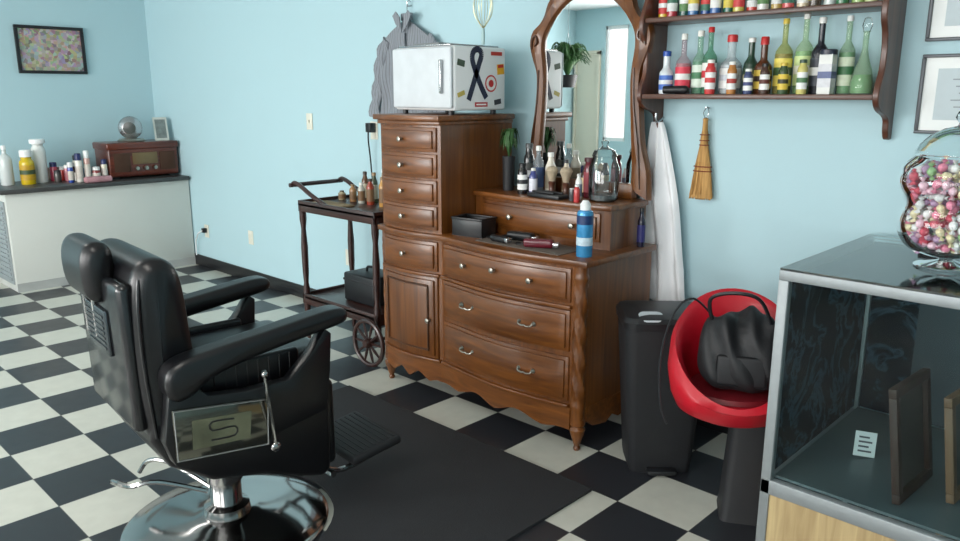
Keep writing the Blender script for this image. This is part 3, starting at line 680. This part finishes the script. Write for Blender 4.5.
def brush(x,y,l):
    t=thing('shaving_brush',l,'brush',(x,y,zk+.0),group='shaving brushes on the dresser deck')
    bm=B(); lathe(bm,[(0,0),(.02,0),(.022,.01),(.014,.025),(.013,.045),(.018,.06),(.012,.068),(0,.068)],16); part('handle',bm,M_shelfz,t)
    bm=B(); lathe(bm,[(0,.065),(.012,.065),(.02,.09),(.031,.118),(.022,.135),(0,.14)],16); part('bristles',bm,mat('bristle_tan',C(180,164,140),.9,bump=.8,bscale=400,var=.3,scale=80),t)
brush(-2.32,2.90,'tan bristle shaving brush on the dresser deck'); brush(-2.235,2.90,'tan bristle shaving brush beside another')
tr=thing('barber_tray','low black tray with grooming tools on the dresser deck','tray',(-2.27,2.81,zk),rz=-.05)
bm=B(); box(bm,-.10,.10,-.04,.04,0,.02,.006); part('body',bm,M_black,tr)
for q in ((-.085,.05,-.02,-.005),(-.05,.08,.008,.02)):
    bm=B(); box(bm,*q,.0205,.03,.003); part('comb',bm,M_blackm,tr)
bj=thing('glass_jar','large clear glass canister with knobbed lid on the dresser deck','jar',(-2.02,2.90,zk))
M_jar2=glass('canister_glass',(.93,.96,.96,1),.05,.05,1.35)
bm=B(); lathe(bm,[(0,0),(.055,0),(.066,.01),(.069,.05),(.069,.15),(.058,.18),(.052,.2)],28,cap=False); part('body',bm,M_jar2,bj)
bm=B(); lathe(bm,[(.054,.198),(.057,.205),(.047,.228),(.018,.24),(.012,.25),(.018,.268),(0,.276)],24,cap=False); part('lid',bm,M_jar2,bj)
bm=B(); lathe(bm,[(0,.006),(.060,.006),(.064,.03),(0,.03)],24); part('contents',bm,tglass('jar_content',C(120,126,128),.6),bj)
def leaves(n,R,H,w,z0,droop=.4):
    bm=B()
    for i in range(n):
        a=random.uniform(0,2*PI); L_=R*random.uniform(.5,1); hh=H*random.uniform(.5,1)
        def lf(u,v,a=a,L_=L_,hh=hh):
            r=L_*v; wd=w*math.sin(PI*min(.98,v*.9+.08))*(u-.5)
            return (r*math.cos(a)-wd*math.sin(a),r*math.sin(a)+wd*math.cos(a),z0+hh*math.sin(v*PI*(.5+droop*.5))+abs(u-.5)*w*.3)
        grid(bm,lf,2,6)
    return bm
M_leaf=mat('leaf_green',C(52,92,44),.5,var=.5,scale=15)
fp=thing('potted_fern','small green fern in a dark pot beside the mirror','plant',(-2.60,2.90,zk))
bm=B(); lathe(bm,[(0,0),(.028,0),(.032,.17),(.029,.17),(.027,.16),(0,.16)],18); part('pot',bm,M_blackm,fp)
part('leaves',leaves(40,.062,.15,.022,.16,.7),M_leaf,fp)
hp=thing('hanging_plant','leafy green plant in a hanging pot near the window','plant',(-6.42,-2.2,1.62))
bm=B(); lathe(bm,[(0,0),(.10,0),(.14,.16),(.13,.16),(.1,.14),(0,.14)],20); part('pot',bm,M_blackm,hp)
part('leaves',leaves(120,.32,.45,.06,.12,.5),M_leaf,hp)
bm=B()
for a in (0,2.1,4.2): tube(bm,[(.13*math.cos(a),.13*math.sin(a),.15),(0,0,.7)],.003,5)
tube(bm,[(0,0,.7),(0,0,1.13)],.004,5); part('hanger',bm,M_steel,hp)

# ------------------------------------------------------------------ tea cart
tc=thing('tea_cart','dark wooden tea cart with large spoked wheels by the wall','cart',(-3.80,2.84,0))
x0,x1,y0,y1=-.33,.43,-.20,.20
def tray(z,name):
    bm=B(); box(bm,x0,x1,y0,y1,z,z+.018,.003)
    for (a,b_,c0,d0) in [(x0,x1,y0,y0+.015),(x0,x1,y1-.015,y1),(x0,x0+.015,y0,y1),(x1-.015,x1,y0,y1)]: box(bm,a,b_,c0,d0,z-.035,z+.035,.004)
    part(name,bm,M_cart,tc)
tray(.865,'top_tray'); tray(.27,'lower_shelf')
LG=[(0,0),(.012,0),(.014,.02),(.012,.05),(.02,.2),(.022,.26),(.022,.33),(.015,.37),(.02,.45),(.022,.6),(.015,.72),(.022,.78),(.022,.87),(0,.87)]
for x in (x0+.02,x1-.02):
    for y in (y0+.02,y1-.02):
        bm=B(); lathe(bm,LG if x<0 else [(0,.14),(.016,.14)]+[(r,z) for r,z in LG if z>=.2],14,x,y); part('leg',bm,M_cart,tc)
bm=B()
for y in (y0+.02,y1-.02): tube(bm,[(x0+.28,y,.885),(x0+.12,y,.94),(x0,y,.99),(x0-.06,y,1.0),(x0-.085,y,.98)],.014,8,sm=4)
tube(bm,[(x0-.08,y0-.0,.985),(x0-.08,y1,.985)],.014,8); part('handle',bm,M_cart,tc)
for y in (y0-.045,y1+.03):
    bm=B(); cx,cz,R=x1-.03,.145,.143
    tube(bm,[(cx+(R-.012)*math.cos(2*PI*i/32),y,cz+(R-.012)*math.sin(2*PI*i/32)) for i in range(32)],.013,8,closed=True)
    wh=part('wheel',bm,M_cart,tc,'large spoked wooden wheel')
    for i in range(10):
        bm=B()
        a=2*PI*i/10; tube(bm,[(cx+.02*math.cos(a),y,cz+.02*math.sin(a)),(cx+.07*math.cos(a),y,cz+.07*math.sin(a)),(cx+(R-.016)*math.cos(a),y,cz+(R-.016)*math.sin(a))],[.005,.009,.005],6)
        part('spoke',bm,M_cart,wh)
    bm=B(); lathe(bm,[(0,-.03),(.02,-.03),(.03,-.012),(.03,.012),(.02,.03),(0,.03)],16,M=T(cx,y,cz)@RX(PI/2)); part('hub',bm,M_cart,wh)
bm=B(); tube(bm,[(x1-.03,y0-.04,.145),(x1-.03,y1+.03,.145)],.01,8); part('axle',bm,M_cart,tc)
cc='bottles on the tea cart'; zc_=.8835
for i,(x,y,r,h,c,l) in enumerate([(-4.05,2.92,.024,.06,C(170,160,130),'small tan jar'),(-3.98,2.96,.02,.10,C(120,100,80),'brown jar'),(-3.92,2.91,.022,.11,C(160,120,80),'amber bottle'),(-3.87,2.97,.022,.19,C(96,66,44),'tall brown bottle'),(-3.82,2.90,.022,.13,C(190,190,180),'white bottle'),(-3.78,2.97,.022,.19,C(70,80,60),'olive bottle'),(-3.73,2.90,.024,.16,C(150,60,40),'rust bottle'),(-3.67,2.96,.024,.22,C(190,180,160),'cream bottle'),(-3.61,2.90,.024,.18,C(190,140,70),'orange bottle')]):
    bottle('bottle',l+' on the tea cart',(x,y,zc_),r,h,c,[C(60,50,44),W,C(140,110,70)][i%3],C(190,182,160) if i%2 else C(120,90,60),nh=.15,neck=.5,group=cc)
bx=thing('equipment_case','black plastic case on the lower cart shelf','case',(-3.70,2.87,.2885))
bm=B(); box(bm,-.15,.15,-.11,.11,0,.18,.015,3); part('body',bm,M_black,bx)
bm=B(); box(bm,-.15,.15,-.113,.113,.13,.143,.003); part('latch_band',bm,M_blackm,bx)
bm=B(); tube(bm,[(-.05,-.0,.18),(-.04,0,.21),(.04,0,.21),(.05,0,.18)],.008,6,sm=4); part('handle',bm,M_black,bx)
bm=B(); box(bm,-.15,.15,-.05,.05,0,.012,.004); thing('hand_towel','folded tan cloth on the tea cart','cloth',(-3.88,2.73,zc_),bm=bm,m=mat('tan_cloth',C(150,130,100),.9,bump=.5))

# ------------------------------------------------------------------ barber chair
CHX,CHY=-2.455,1.20
ch=thing('barber_chair','black leather barber chair with round chrome base','barber chair',(CHX,CHY,0),rz=math.radians(-5))
bm=B(); lathe(bm,[(0,0),(.36,0),(.365,.008),(.35,.018),(.27,.024),(.16,.032),(.12,.04),(.075,.05),(0,.05)],64); part('base',bm,M_chrome,ch,'polished chrome round base')
bm=B(); lathe(bm,[(0,.048),(.085,.048),(.08,.08),(.056,.09),(.056,.18),(.064,.18),(.064,.3),(0,.3)],32); part('pedestal',bm,M_chrome,ch,'chrome hydraulic column')
bm=B(); tube(bm,[(-.05,-.03,.13),(-.2,-.12,.2),(-.3,-.17,.19),(-.33,-.2,.14)],.009,8,sm=5)
tube(bm,[(-.02,-.06,.14),(-.05,-.22,.22),(-.09,-.3,.215),(-.2,-.33,.20),(-.22,-.28,.16)],.009,8,sm=5)
part('pump_lever',bm,M_chrome,ch,'chrome foot pump lever')
sp=[(-.30,.62),(-.31,.50),(-.26,.40),(-.13,.31),(.05,.27),(.18,.215),(.27,.185),(.305,.205),(.31,.45),(.30,.58),(.25,.62)]
bm=B(); prism(bm,sp,'yz',-.245,.245,.02,3); part('seat_frame',bm,M_leather,ch)
def rbox(x0,x1,y0,y1,z0,z1,r,M=None): return box(bm,x0,x1,y0,y1,z0,z1,r,5,M)
bm=B(); rbox(-.24,.24,-.24,.34,.53,.68,.055); part('seat_cushion',bm,M_leather,ch,'thick padded seat cushion')
bm=B(); rbox(-.22,.22,.29,.345,.21,.54,.024); part('calf_pad',bm,M_leather,ch)
Mb=T(0,-.245,.595)@RX(math.radians(1.5))
def padprof(): return [(-.05,-.14),(-.075,.0),(-.08,.15),(-.075,.3),(-.065,.40),(-.04,.455),(0,.475),(.05,.462),(.08,.415),(.09,.33),(.095,.22),(.105,.08),(.11,-.02),(.09,-.11),(.02,-.15)]
def padsolid(bm,prof,xa,xb,ins,M=None,K=10,cen=None):
    q=[Vector((v.x,v.y)) for v in smoothpts([(a,b_,0) for a,b_ in prof],3,True)]
    n=len(q); s=bmesh.new(); rings=[]
    area=sum(q[i].x*q[(i+1)%n].y-q[(i+1)%n].x*q[i].y for i in range(n))
    for k in range(K+1):
        t=k/K; x=xa+(xb-xa)*t; e=abs(2*t-1); w=abs(xb-xa)/2
        d=max(0,(e-(1-ins/w))/(ins/w)) if ins<w else e
        inset=ins*(1-math.sqrt(max(0,1-d*d)))
        ring=[]
        for i in range(n):
            tt=(q[(i+1)%n]-q[i-1]).normalized(); nn=Vector((-tt.y,tt.x))*(1 if area>0 else -1)
            p=q[i]+nn*inset; ring.append(s.verts.new((x,p.x,p.y)))
        rings.append(ring)
    for a,b_ in zip(rings[:-1],rings[1:]):
        for i in range(n): s.faces.new((a[i],a[(i+1)%n],b_[(i+1)%n],b_[i]))
    s.faces.new(rings[0]); s.faces.new(rings[-1]); bmesh.ops.recalc_face_normals(s,faces=s.faces)
    if M is not None: s.transform(M)
    merge(bm,s)
bm=B(); padsolid(bm,padprof(),-.25,.25,.042,Mb,28); bk=part('backrest',bm,M_leather,ch,'padded black leather backrest',60)
bm=B(); box(bm,-.225,.225,-.105,-.06,-.06,.41,.02,3,Mb); part('back_shell',bm,mat('shell_black',C(20,21,24),.25,coat=.3),bk)
bm=B(); box(bm,-.12,.10,-.116,-.104,.16,.31,.006,2,Mb)
for i in range(7): box(bm,-.1,.08,-.119,-.115,.18+i*.017,.188+i*.017,0,2,Mb)
part('back_plate',bm,mat('plate_grey',C(74,80,84),.25,.7),bk,'grey metal adjuster plate')
for sg in(-1,1):
    bm=B(); tube(bm,[(sg*.243,-.05,-.08),(sg*.247,-.062,.15),(sg*.247,-.058,.33),(sg*.232,-.042,.42)],.006,8,sm=5,M=Mb); part('piping',bm,M_leather,bk)
bm=B(); padsolid(bm,[(-.142,.35),(-.152,.42),(-.145,.48),(-.12,.512),(-.08,.512),(-.058,.487),(-.056,.42),(-.07,.35),(-.105,.325)],-.20,.07,.028,Mb,16); part('headrest',bm,M_leather,ch,'padded headrest',60)
for x in (-.12,-.02):
    bm=B(); tube(bm,[(x,-.112,.2),(x,-.112,.38)],.007,8,M=Mb); part('headrest_bar',bm,M_chrome,ch)
ap=[(-.28,.68),(-.275,.735),(-.24,.765),(-.17,.78),(0,.80),(.2,.825),(.29,.834),(.335,.828),(.345,.802),(.32,.778),(.2,.76),(0,.73),(-.14,.695),(-.20,.655),(-.25,.645)]
def arm(sg):
    xa,xb=(.245,.34) if sg>0 else (-.34,-.245)
    bm=B(); padsolid(bm,ap,xa,xb,.02,None,12); ar=part('armrest',bm,M_leather,ch,'padded black leather armrest',60)
    xi,xo=(xa+.025,xb-.02) if sg>0 else (xa+.02,xb-.025)
    bm=B(); prism(bm,[(-.27,.68),(-.19,.68),(-.15,.635),(-.03,.62),(.12,.62),(.20,.69),(.26,.77),(.285,.75),(.275,.62),(.255,.48),(-.02,.43),(-.27,.44),(-.295,.52)],'yz',xi,xo,.006,2); part('arm_support',bm,M_leather,ar)
    bx0=.215 if sg>0 else -.243
    bm=B(); box(bm,bx0,bx0+.028,-.22,.20,.58,.70,.012,3); part('side_bolster',bm,M_leather,ar)
    for i in range(10):
        bm=B(); xx=bx0+.028 if sg>0 else bx0; tube(bm,[(xx,-.18+i*.038,.60),(xx,-.18+i*.038,.69)],.003,5); part('bolster_seam',bm,M_leather,ar)
    pxa,pxb=(xo,xo+.012) if sg>0 else (xi-.012,xi)
    bm=B(); prism(bm,[(-.27,.455),(.03,.42),(.04,.585),(-.27,.625)],'yz',pxa,pxb,.004,2); sp_=part('side_plate',bm,mat('gloss_plate',C(104,104,96),.1,.9,var=.6,scale=5),ar,'reflective metal side plate with emblem')
    ea,eb=(pxb,pxb+.002) if sg>0 else (pxa-.002,pxa)
    cy_,cz_=-.12,.523
    rim=[(-.266,.459),(.025,.426),(.034,.581),(-.266,.620)]
    bm=B()
    for i in range(4):
        p,q=rim[i],rim[(i+1)%4]; tube(bm,[(pxb if sg>0 else pxa,p[0],p[1]),(pxb if sg>0 else pxa,q[0],q[1])],.0025,6)
    part('plate_rim',bm,M_steel,ar)
    bm=B(); prism(bm,[(cy_-.10,cz_-.04),(cy_+.085,cz_-.055),(cy_+.095,cz_+.035),(cy_-.095,cz_+.055)],'yz',ea,eb); part('emblem_plate',bm,mat('silver_dull',C(140,142,120),.2,.85,var=.5,scale=14),ar,'dull silver emblem plate')
    bm=B()
    xx=eb if sg>0 else ea
    tube(bm,[(xx,cy_-.04,cz_-.025),(xx,cy_+.035,cz_-.03),(xx,cy_+.037,cz_),(xx,cy_-.035,cz_+.006),(xx,cy_-.035,cz_+.034),(xx,cy_+.035,cz_+.026)],.003,6,sm=3)
    part('emblem',bm,M_black,ar,'dark curved emblem mark')
arm(1); arm(-1)
bm=B(); tube(bm,[(.338,.05,.42),(.348,.03,.56),(.348,.02,.67)],.006,8,sm=3); sphere(bm,(.348,.02,.675),.013); part('recline_lever',bm,M_chrome,ch,'chrome lever with ball end')
bm=B(); sphere(bm,(.335,.05,.41),.018,(.6,1,1)); part('lever_pivot',bm,M_chrome,ch)
bm=B()
for x in (-.13,.13): tube(bm,[(x,.27,.25),(x,.33,.16),(x,.42,.125),(x,.58,.15)],.012,8,sm=4)
tube(bm,[(-.15,.34,.15),(.19,.34,.15)],.013,8)
fr=part('footrest',bm,M_chrome,ch,'chrome footrest bracket')
Mf=T(0,.55,.17)@RX(math.radians(8))
bm=B(); box(bm,-.17,.17,-.11,.12,-.018,.018,.012,3,Mf)
for i in range(9): box(bm,-.15,.15,-.09+i*.023,-.083+i*.023,.017,.020,0,2,Mf)
part('footplate',bm,M_blackm,fr,'black rubber footplate')

# ------------------------------------------------------------------ mat
bm=B()
pts=[(-1.62,1.02),(-1.62,2.32),(-3.22,2.32),(-3.22,1.5),(-2.92,1.40)]
R=.385; a0=math.radians(150); a1=math.radians(-25)
pts+= [(CHX+R*math.cos(a0+(a1-a0)*i/24),CHY+R*math.sin(a0+(a1-a0)*i/24)) for i in range(25)]
ox,oy=-2.2,1.7
prism(bm,[(p[0]-ox,p[1]-oy) for p in pts],'xy',0,.012)
thing('floor_mat','black rubber anti fatigue mat around the chair base','mat',(ox,oy,.0005),bm=bm,m=mat('rubber_mat',C(36,37,40),.75,var=.25,scale=6,bump=.5,bscale=200))

# ------------------------------------------------------------------ trash bin
tb=thing('trash_bin','tall black step trash bin beside the dresser','trash bin',(-1.58,2.725,0),rz=math.radians(42))
def rrect(w,d,r,n=5):
    out=[]
    for (sx,sy,a0) in [(1,1,0),(-1,1,90),(-1,-1,180),(1,-1,270)]:
        for i in range(n+1):
            a=math.radians(a0+90*i/n); out.append((sx*(w-r)+r*math.cos(a),sy*(d-r)+r*math.sin(a)))
    return out
def loft(bm,secs,capped=True):
    s=bmesh.new(); R_=[[s.verts.new((x,y,z)) for x,y in pts] for pts,z in secs]
    for a,b_ in zip(R_[:-1],R_[1:]):
        n=len(a)
        for i in range(n): s.faces.new((a[i],a[(i+1)%n],b_[(i+1)%n],b_[i]))
    if capped: s.faces.new(R_[0][::-1]); s.faces.new(R_[-1])
    bmesh.ops.recalc_face_normals(s,faces=s.faces); merge(bm,s); return bm
bm=B(); loft(bm,[(rrect(.125,.11,.03),0),(rrect(.13,.115,.03),.03),(rrect(.168,.142,.045),.60),(rrect(.17,.144,.045),.63)]); part('body',bm,M_blackm,tb)
bm=B(); loft(bm,[(rrect(.177,.152,.05),.632),(rrect(.179,.154,.05),.66),(rrect(.168,.143,.05),.678),(rrect(.12,.10,.05),.688)]); part('lid',bm,M_black,tb)
bm=B(); loft(bm,[(rrect(.055,.04,.03),0),(rrect(.048,.034,.025),.014)]); o=part('lid_latch',bm,mat('latch_grey',C(190,198,202),.3),tb,'silver grey lid latch'); o.location=(-.07,-.112,.67); o.rotation_euler=(.3,0,0)
bm=B(); box(bm,-.06,.06,-.16,-.105,.01,.03,.006); part('pedal',bm,M_black,tb)
# ------------------------------------------------------------------ red tub chair
rc_=thing('tub_chair','round red tub chair on a black pedestal','chair',(-1.175,2.55,0),rz=math.radians(30))
M_red=mat('red_vinyl',C(186,20,38),.42,var=.12,scale=6,coat=.1)
s=bmesh.new(); rows=[]; n=48
R0=.222
for i in range(n+1):
    a=2*PI*i/n
    up=.5*(1+math.sin(a))
    htop=.50+.32*up**.9
    row=[]
    for (r,z) in [(.08,.395),(.14,.40),(.20,.43),(R0,.47+.02*up),(R0+.014,.47+(htop-.47)*.5),(R0+.008,htop-.025),(R0-.008,htop),(R0-.030,htop-.014),(R0-.040,.48+(htop-.48)*.5),(R0-.050,.49),(.1,.48)]:
        row.append(s.verts.new((r*math.cos(a),r*math.sin(a),z)))
    rows.append(row)
for i in range(n):
    a,b_=rows[i],rows[i+1]
    for k in range(10): s.faces.new((a[k],b_[k],b_[k+1],a[k+1]))
bmesh.ops.remove_doubles(s,verts=s.verts,dist=.0005)
bmesh.ops.holes_fill(s,edges=[e for e in s.edges if e.is_boundary]); bmesh.ops.recalc_face_normals(s,faces=s.faces)
part('shell',s,M_red,rc_,angle=60)
bm=B(); lathe(bm,[(0,.48),(.155,.48),(.165,.49),(.155,.505),(.1,.51),(0,.51)],32); part('seat',bm,mat('seat_dark_red',C(110,18,28),.5),rc_)
bm=B(); loft(bm,[(rrect(.095,.095,.03),0),(rrect(.09,.09,.03),.03),(rrect(.075,.075,.03),.30),(rrect(.07,.07,.03),.395)]); o=part('pedestal',bm,M_blackm,rc_); o.location=(.075,.01,0)
bg_=thing('shoulder_bag','slouched black bag with looping cable in the red chair','bag',(-1.145,2.54,.513),rz=.45)
s=bmesh.new(); bmesh.ops.create_icosphere(s,subdivisions=5,radius=1)
def se(v,p): return math.copysign(abs(v)**p,v)
for v in s.verts:
    c=v.co.copy(); x,y,z=se(c.x,.7),se(c.y,.75),se(c.z,.7)
    dz=.03*math.sin(x*5+y*2)+.02*math.sin(x*11)
    v.co=Vector((x*.15*(1-.12*z),y*.115*(1-.25*z)+.010*math.sin(x*9+z*4),.14+z*.14+dz*.5*(z>0)))
    if v.co.z<.005: v.co.z=.005
bm=B(); merge(bm,s); part('body',bm,mat('bag_black',C(22,23,26),.6,var=.3,bump=.3,bscale=90),bg_,angle=80)
bm=B(); box(bm,-.085,.085,-.118,-.104,.04,.15,.012,3); part('pocket',bm,M_blackm,bg_)
bm=B(); tube(bm,[(-.11,-.02,.24),(-.12,-.05,.33),(-.05,-.08,.365),(.04,-.08,.35),(.09,-.05,.25)],.007,6,sm=6); part('strap',bm,M_black,bg_)
bm=B(); tube(bm,[(-.10,.02,.24),(-.18,-.02,.32),(-.245,-.04,.26),(-.28,-.06,.10),(-.27,-.1,-.06),(-.24,-.14,-.12)],.004,6,sm=6); part('cable',bm,M_black,bg_)

# ------------------------------------------------------------------ display case
dc=thing('display_case','glass display case with aluminium frame and wood panel base','display case',(-.94,2.30,0))
X1,Y1=1.5,.84; ztp=1.02; zb0,zb1=.27,.33
def bar(bm,x0,x1,y0,y1,z0,z1): box(bm,x0,x1,y0,y1,z0,z1,.003)
bm=B(); w=.032
for (x,y) in [(0,0),(X1-w,0),(0,Y1-w),(X1-w,Y1-w)]: bar(bm,x,x+w,y,y+w,0,ztp-w)
for z in (ztp-w,zb0):
    h=w if z>.5 else .05
    bar(bm,0,X1,0,w,z,z+h); bar(bm,0,X1,Y1-w,Y1,z,z+h); bar(bm,0,w,w,Y1-w,z,z+h); bar(bm,X1-w,X1,w,Y1-w,z,z+h)
part('frame',bm,M_alu,dc,'dull aluminium edge frame')
M_pan=wood('light_woodgrain',C(146,122,84),C(186,164,120),'z',.5,.1,1.3)
bm=B(); box(bm,w,X1-w,.006,.016,0.0,zb0); part('front_panel',bm,M_pan,dc,'light woodgrain lower panel')
bm=B(); box(bm,.006,.016,w,Y1-w,0,zb0); part('side_panel',bm,M_pan,dc)
bm=B(); box(bm,w,X1-w,w,Y1-w,zb1-.02,zb1); part('case_floor',bm,mat('case_floor',C(84,94,97),.3,var=.2,scale=5),dc)
def painted_reflections():  # pale bluish veins stand for reflections, painted into the panel colour
    m=bpy.data.materials.new('dark_painted_reflections'); m.use_nodes=True; nt=m.node_tree; b=nt.nodes['Principled BSDF']
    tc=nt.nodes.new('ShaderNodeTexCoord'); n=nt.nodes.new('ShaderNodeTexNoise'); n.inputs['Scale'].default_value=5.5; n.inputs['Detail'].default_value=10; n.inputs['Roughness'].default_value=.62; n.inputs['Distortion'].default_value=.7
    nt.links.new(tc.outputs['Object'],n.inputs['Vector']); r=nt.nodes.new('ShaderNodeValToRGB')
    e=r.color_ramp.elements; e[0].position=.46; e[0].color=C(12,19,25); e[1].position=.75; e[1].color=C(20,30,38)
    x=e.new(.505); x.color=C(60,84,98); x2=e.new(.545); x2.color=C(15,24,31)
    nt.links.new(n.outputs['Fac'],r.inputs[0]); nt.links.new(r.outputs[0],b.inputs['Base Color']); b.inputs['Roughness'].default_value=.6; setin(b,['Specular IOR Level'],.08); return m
sm_=painted_reflections()
bm=B(); box(bm,.008,.018,w,Y1-w,zb1,ztp-w); part('reflection_side',bm,sm_,dc,'dark side panel with painted reflection streaks')
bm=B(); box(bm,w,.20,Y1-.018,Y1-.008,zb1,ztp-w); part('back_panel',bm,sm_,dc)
bm=B(); box(bm,.20,X1-w,Y1-.018,Y1-.008,zb1,ztp-w); part('back_door',bm,mat('case_back',C(56,68,74),.6,var=.1),dc)
bm=B(); box(bm,w,X1-w,.008,.014,zb1,ztp-w); part('front_glass',bm,M_glass,dc)
bm=B(); box(bm,.002,X1-.002,.002,Y1-.002,ztp,ztp+.006); part('top_glass',bm,glass('top_glass',(.93,.98,.97,1),.10,.06,1.3),dc)
tg_=thing('price_tag','small white tag standing in the display case','tag',(-.74,2.66,.335),rot=(-.25,.1,.6))
bm=B(); box(bm,-.035,.035,-.001,.001,0,.085); part('card',bm,M_white,tg_)
for i in range(4):
    bm=B(); box(bm,-.022,.022-.01*(i%2),-.0025,-.001,.015+i*.016,.021+i*.016); part('print',bm,mat('print_grey',C(90,90,96),.6),tg_)
def wframe(x,y,rz,w_,h_,l,m,lean=-12):
    t=thing('wooden_frame',l,'frame',(x,y,.335),rot=(math.radians(lean),0,rz))
    bm=B(); k=.03
    for (a,b_,c0,d0) in [(-w_,w_,h_-k,h_),(-w_,w_,0,k),(-w_,-w_+k,k,h_-k),(w_-k,w_,k,h_-k)]: box(bm,a,b_,-.012,.012,c0,d0,.003)
    part('frame',bm,m,t); bm=B(); box(bm,-w_+.025,w_-.025,.004,.008,.025,h_-.025); part('backing',bm,mat('frame_back',C(64,60,56),.5,var=.3,scale=8),t)
wframe(-.55,2.53,math.radians(86),.14,.36,'dark wooden frame leaning inside the display case',wood('case_wood',C(34,18,12),C(62,34,22),'z',.6,0),-8)
wframe(-.43,2.64,math.radians(84),.13,.33,'tan wooden frame standing inside the display case',wood('case_wood_tan',C(84,58,40),C(116,86,60),'z',.6,0),-8)
bm=B(); box(bm,-.05,.05,-.04,.04,0,.05,.005); thing('black_box','small black box on the display case','box',(-.70,3.06,1.0265),rz=.2,bm=bm,m=M_blackm)
# ------------------------------------------------------------------ candy jar
jx,jy,jz=-.575,2.66,1.0265
cj=thing('candy_jar','footed clear glass apothecary jar filled with wrapped candy','jar',(jx,jy,jz))
JP=[(.085,0),(.088,.006),(.06,.014),(.026,.022),(.026,.030),(.07,.04),(.115,.06),(.140,.095),(.148,.13),(.143,.165),(.136,.185),(.143,.21),(.157,.24),(.161,.27),(.150,.305),(.125,.33),(.115,.34),(.12,.345)]
JS=[(v.x,v.y) for v in smoothpts([(a,b_,0) for a,b_ in JP],3)]
bm=B(); lathe(bm,JS,44,cap=False); part('body',bm,M_jar,cj,angle=80)
bm=B(); lathe(bm,[(.122,.345),(.12,.352),(.11,.372),(.085,.40),(.05,.42),(.018,.428),(.014,.436),(.026,.452),(.02,.47),(0,.476)],36,cap=False); part('lid',bm,M_jar,cj,angle=80)
cols=[(C(226,140,164),'pink'),(C(238,236,232),'white'),(C(196,84,100),'red'),(C(146,184,134),'green'),(C(230,214,176),'cream'),(C(238,190,204),'rose'),(C(226,230,228),'pale'),(C(170,140,170),'purple')]
base=[]
for c,nn in cols:
    bm=B(); sphere(bm,(0,0,0),.0155,(1,.8,.9),10)
    for v in bm.verts: v.co*=1+random.uniform(-.08,.08)
    for sg in(-1,1):
        s=bmesh.new()
        cen=s.verts.new((0,0,.010)); ring=[s.verts.new((.015*math.cos(2*PI*i/8),.008*math.sin(2*PI*i/8),.023+.003*(i%2))) for i in range(8)]
        for i in range(8): s.faces.new((cen,ring[i],ring[(i+1)%8]))
        if sg<0: s.transform(RX(PI))
        merge(bm,s)
    me=mesh('wrapped_candy',bm,mat('candy_'+nn,c,.45,var=.35,scale=120)); base.append((me.data,nn)); bpy.data.objects.remove(me)
def jr(z):
    for (r0,z0),(r1,z1) in zip(JS[:-1],JS[1:]):
        if z0<=z<=z1 and z1>z0: return r0+(r1-r0)*(z-z0)/(z1-z0)
    return .1
pos=[];tries=0
while len(pos)<250 and tries<120000:
    tries+=1; z=random.uniform(.066,.312); R_=min(jr(z),jr(min(z+.014,.34)),jr(max(z-.014,.05)))-.021
    if R_<.02: continue
    r=R_*math.sqrt(random.uniform(.78,1)) if random.random()<.93 else R_*random.random()
    a=random.uniform(0,2*PI); p=Vector((r*math.cos(a),r*math.sin(a),z))
    if all((p-q).length>.0235 for q in pos): pos.append(p)
for p in pos:
    me,nn=random.choice(base)
    o=bpy.data.objects.new('wrapped_candy',me); COL.objects.link(o); o.location=(jx+p.x,jy+p.y,jz+p.z)
    a=math.atan2(p.y,p.x); o.rotation_euler=(random.uniform(-.3,.3),0,a) if random.random()<.5 else (PI/2,0,a)
    o['label']='small %s wrapped candy inside the glass jar'%nn; o['category']='candy'; o['group']='wrapped candies in the jar'

# ------------------------------------------------------------------ ceiling fill lights, unseen fixtures added to brighten the room
for (x,y) in [(-4.8,.3),(-1.2,.3)]:
    lt=thing('added_ceiling_light','long white ceiling light fixture added as unseen fill','light',(x,y,ZC-.001))
    bm=B(); box(bm,-.62,.62,-.16,.16,-.05,0,.01); part('housing',bm,M_white,lt)
    bm=B(); box(bm,-.58,.58,-.13,.13,-.065,-.05,.004); part('fill_diffuser',bm,mat('fill_diffuser',(1,.97,.92,1),.5,emit=2.0),lt)
    ld=bpy.data.lights.new('added_fill_light','AREA'); ld.shape='RECTANGLE'; ld.size=1.2; ld.size_y=.25; ld.energy=16; ld.color=(1,.95,.88)
    lo=bpy.data.objects.new('added_fill_light',ld); COL.objects.link(lo); lo.location=(x,y,ZC-.09)
for i,(a,b_) in enumerate(wins):
    if i==0: continue
    ld=bpy.data.lights.new('window_daylight','AREA'); ld.shape='RECTANGLE'; ld.size=b_-a-.1; ld.size_y=wz1-wz0-.1; ld.energy=[0,165,122,76][i]; ld.color=(1,.99,.97)
    lo=bpy.data.objects.new('window_daylight',ld); COL.objects.link(lo); lo.location=((a+b_)/2,YF+.02,(wz0+wz1)/2); lo.rotation_euler=(PI/2,0,0)
w=bpy.data.worlds.new('sky'); scene.world=w; w.use_nodes=True; nt=w.node_tree; bgd=nt.nodes['Background']
sky=nt.nodes.new('ShaderNodeTexSky'); sky.sky_type='HOSEK_WILKIE'; sky.turbidity=4
mx=nt.nodes.new('ShaderNodeMix'); mx.data_type='RGBA'; mx.inputs[0].default_value=.85; mx.inputs[7].default_value=(.96,.98,1,1)
nt.links.new(sky.outputs[0],mx.inputs[6]); nt.links.new(mx.outputs[2],bgd.inputs[0]); bgd.inputs[1].default_value=1.9
# ------------------------------------------------------------------ camera
cam=bpy.data.cameras.new('camera'); cam.sensor_width=36; cam.lens=28.84; cam.clip_start=.05
co=bpy.data.objects.new('camera',cam); COL.objects.link(co); co.location=(0,0,1.55); co.rotation_euler=(math.radians(90-13.0),0,math.radians(44))
scene.camera=co
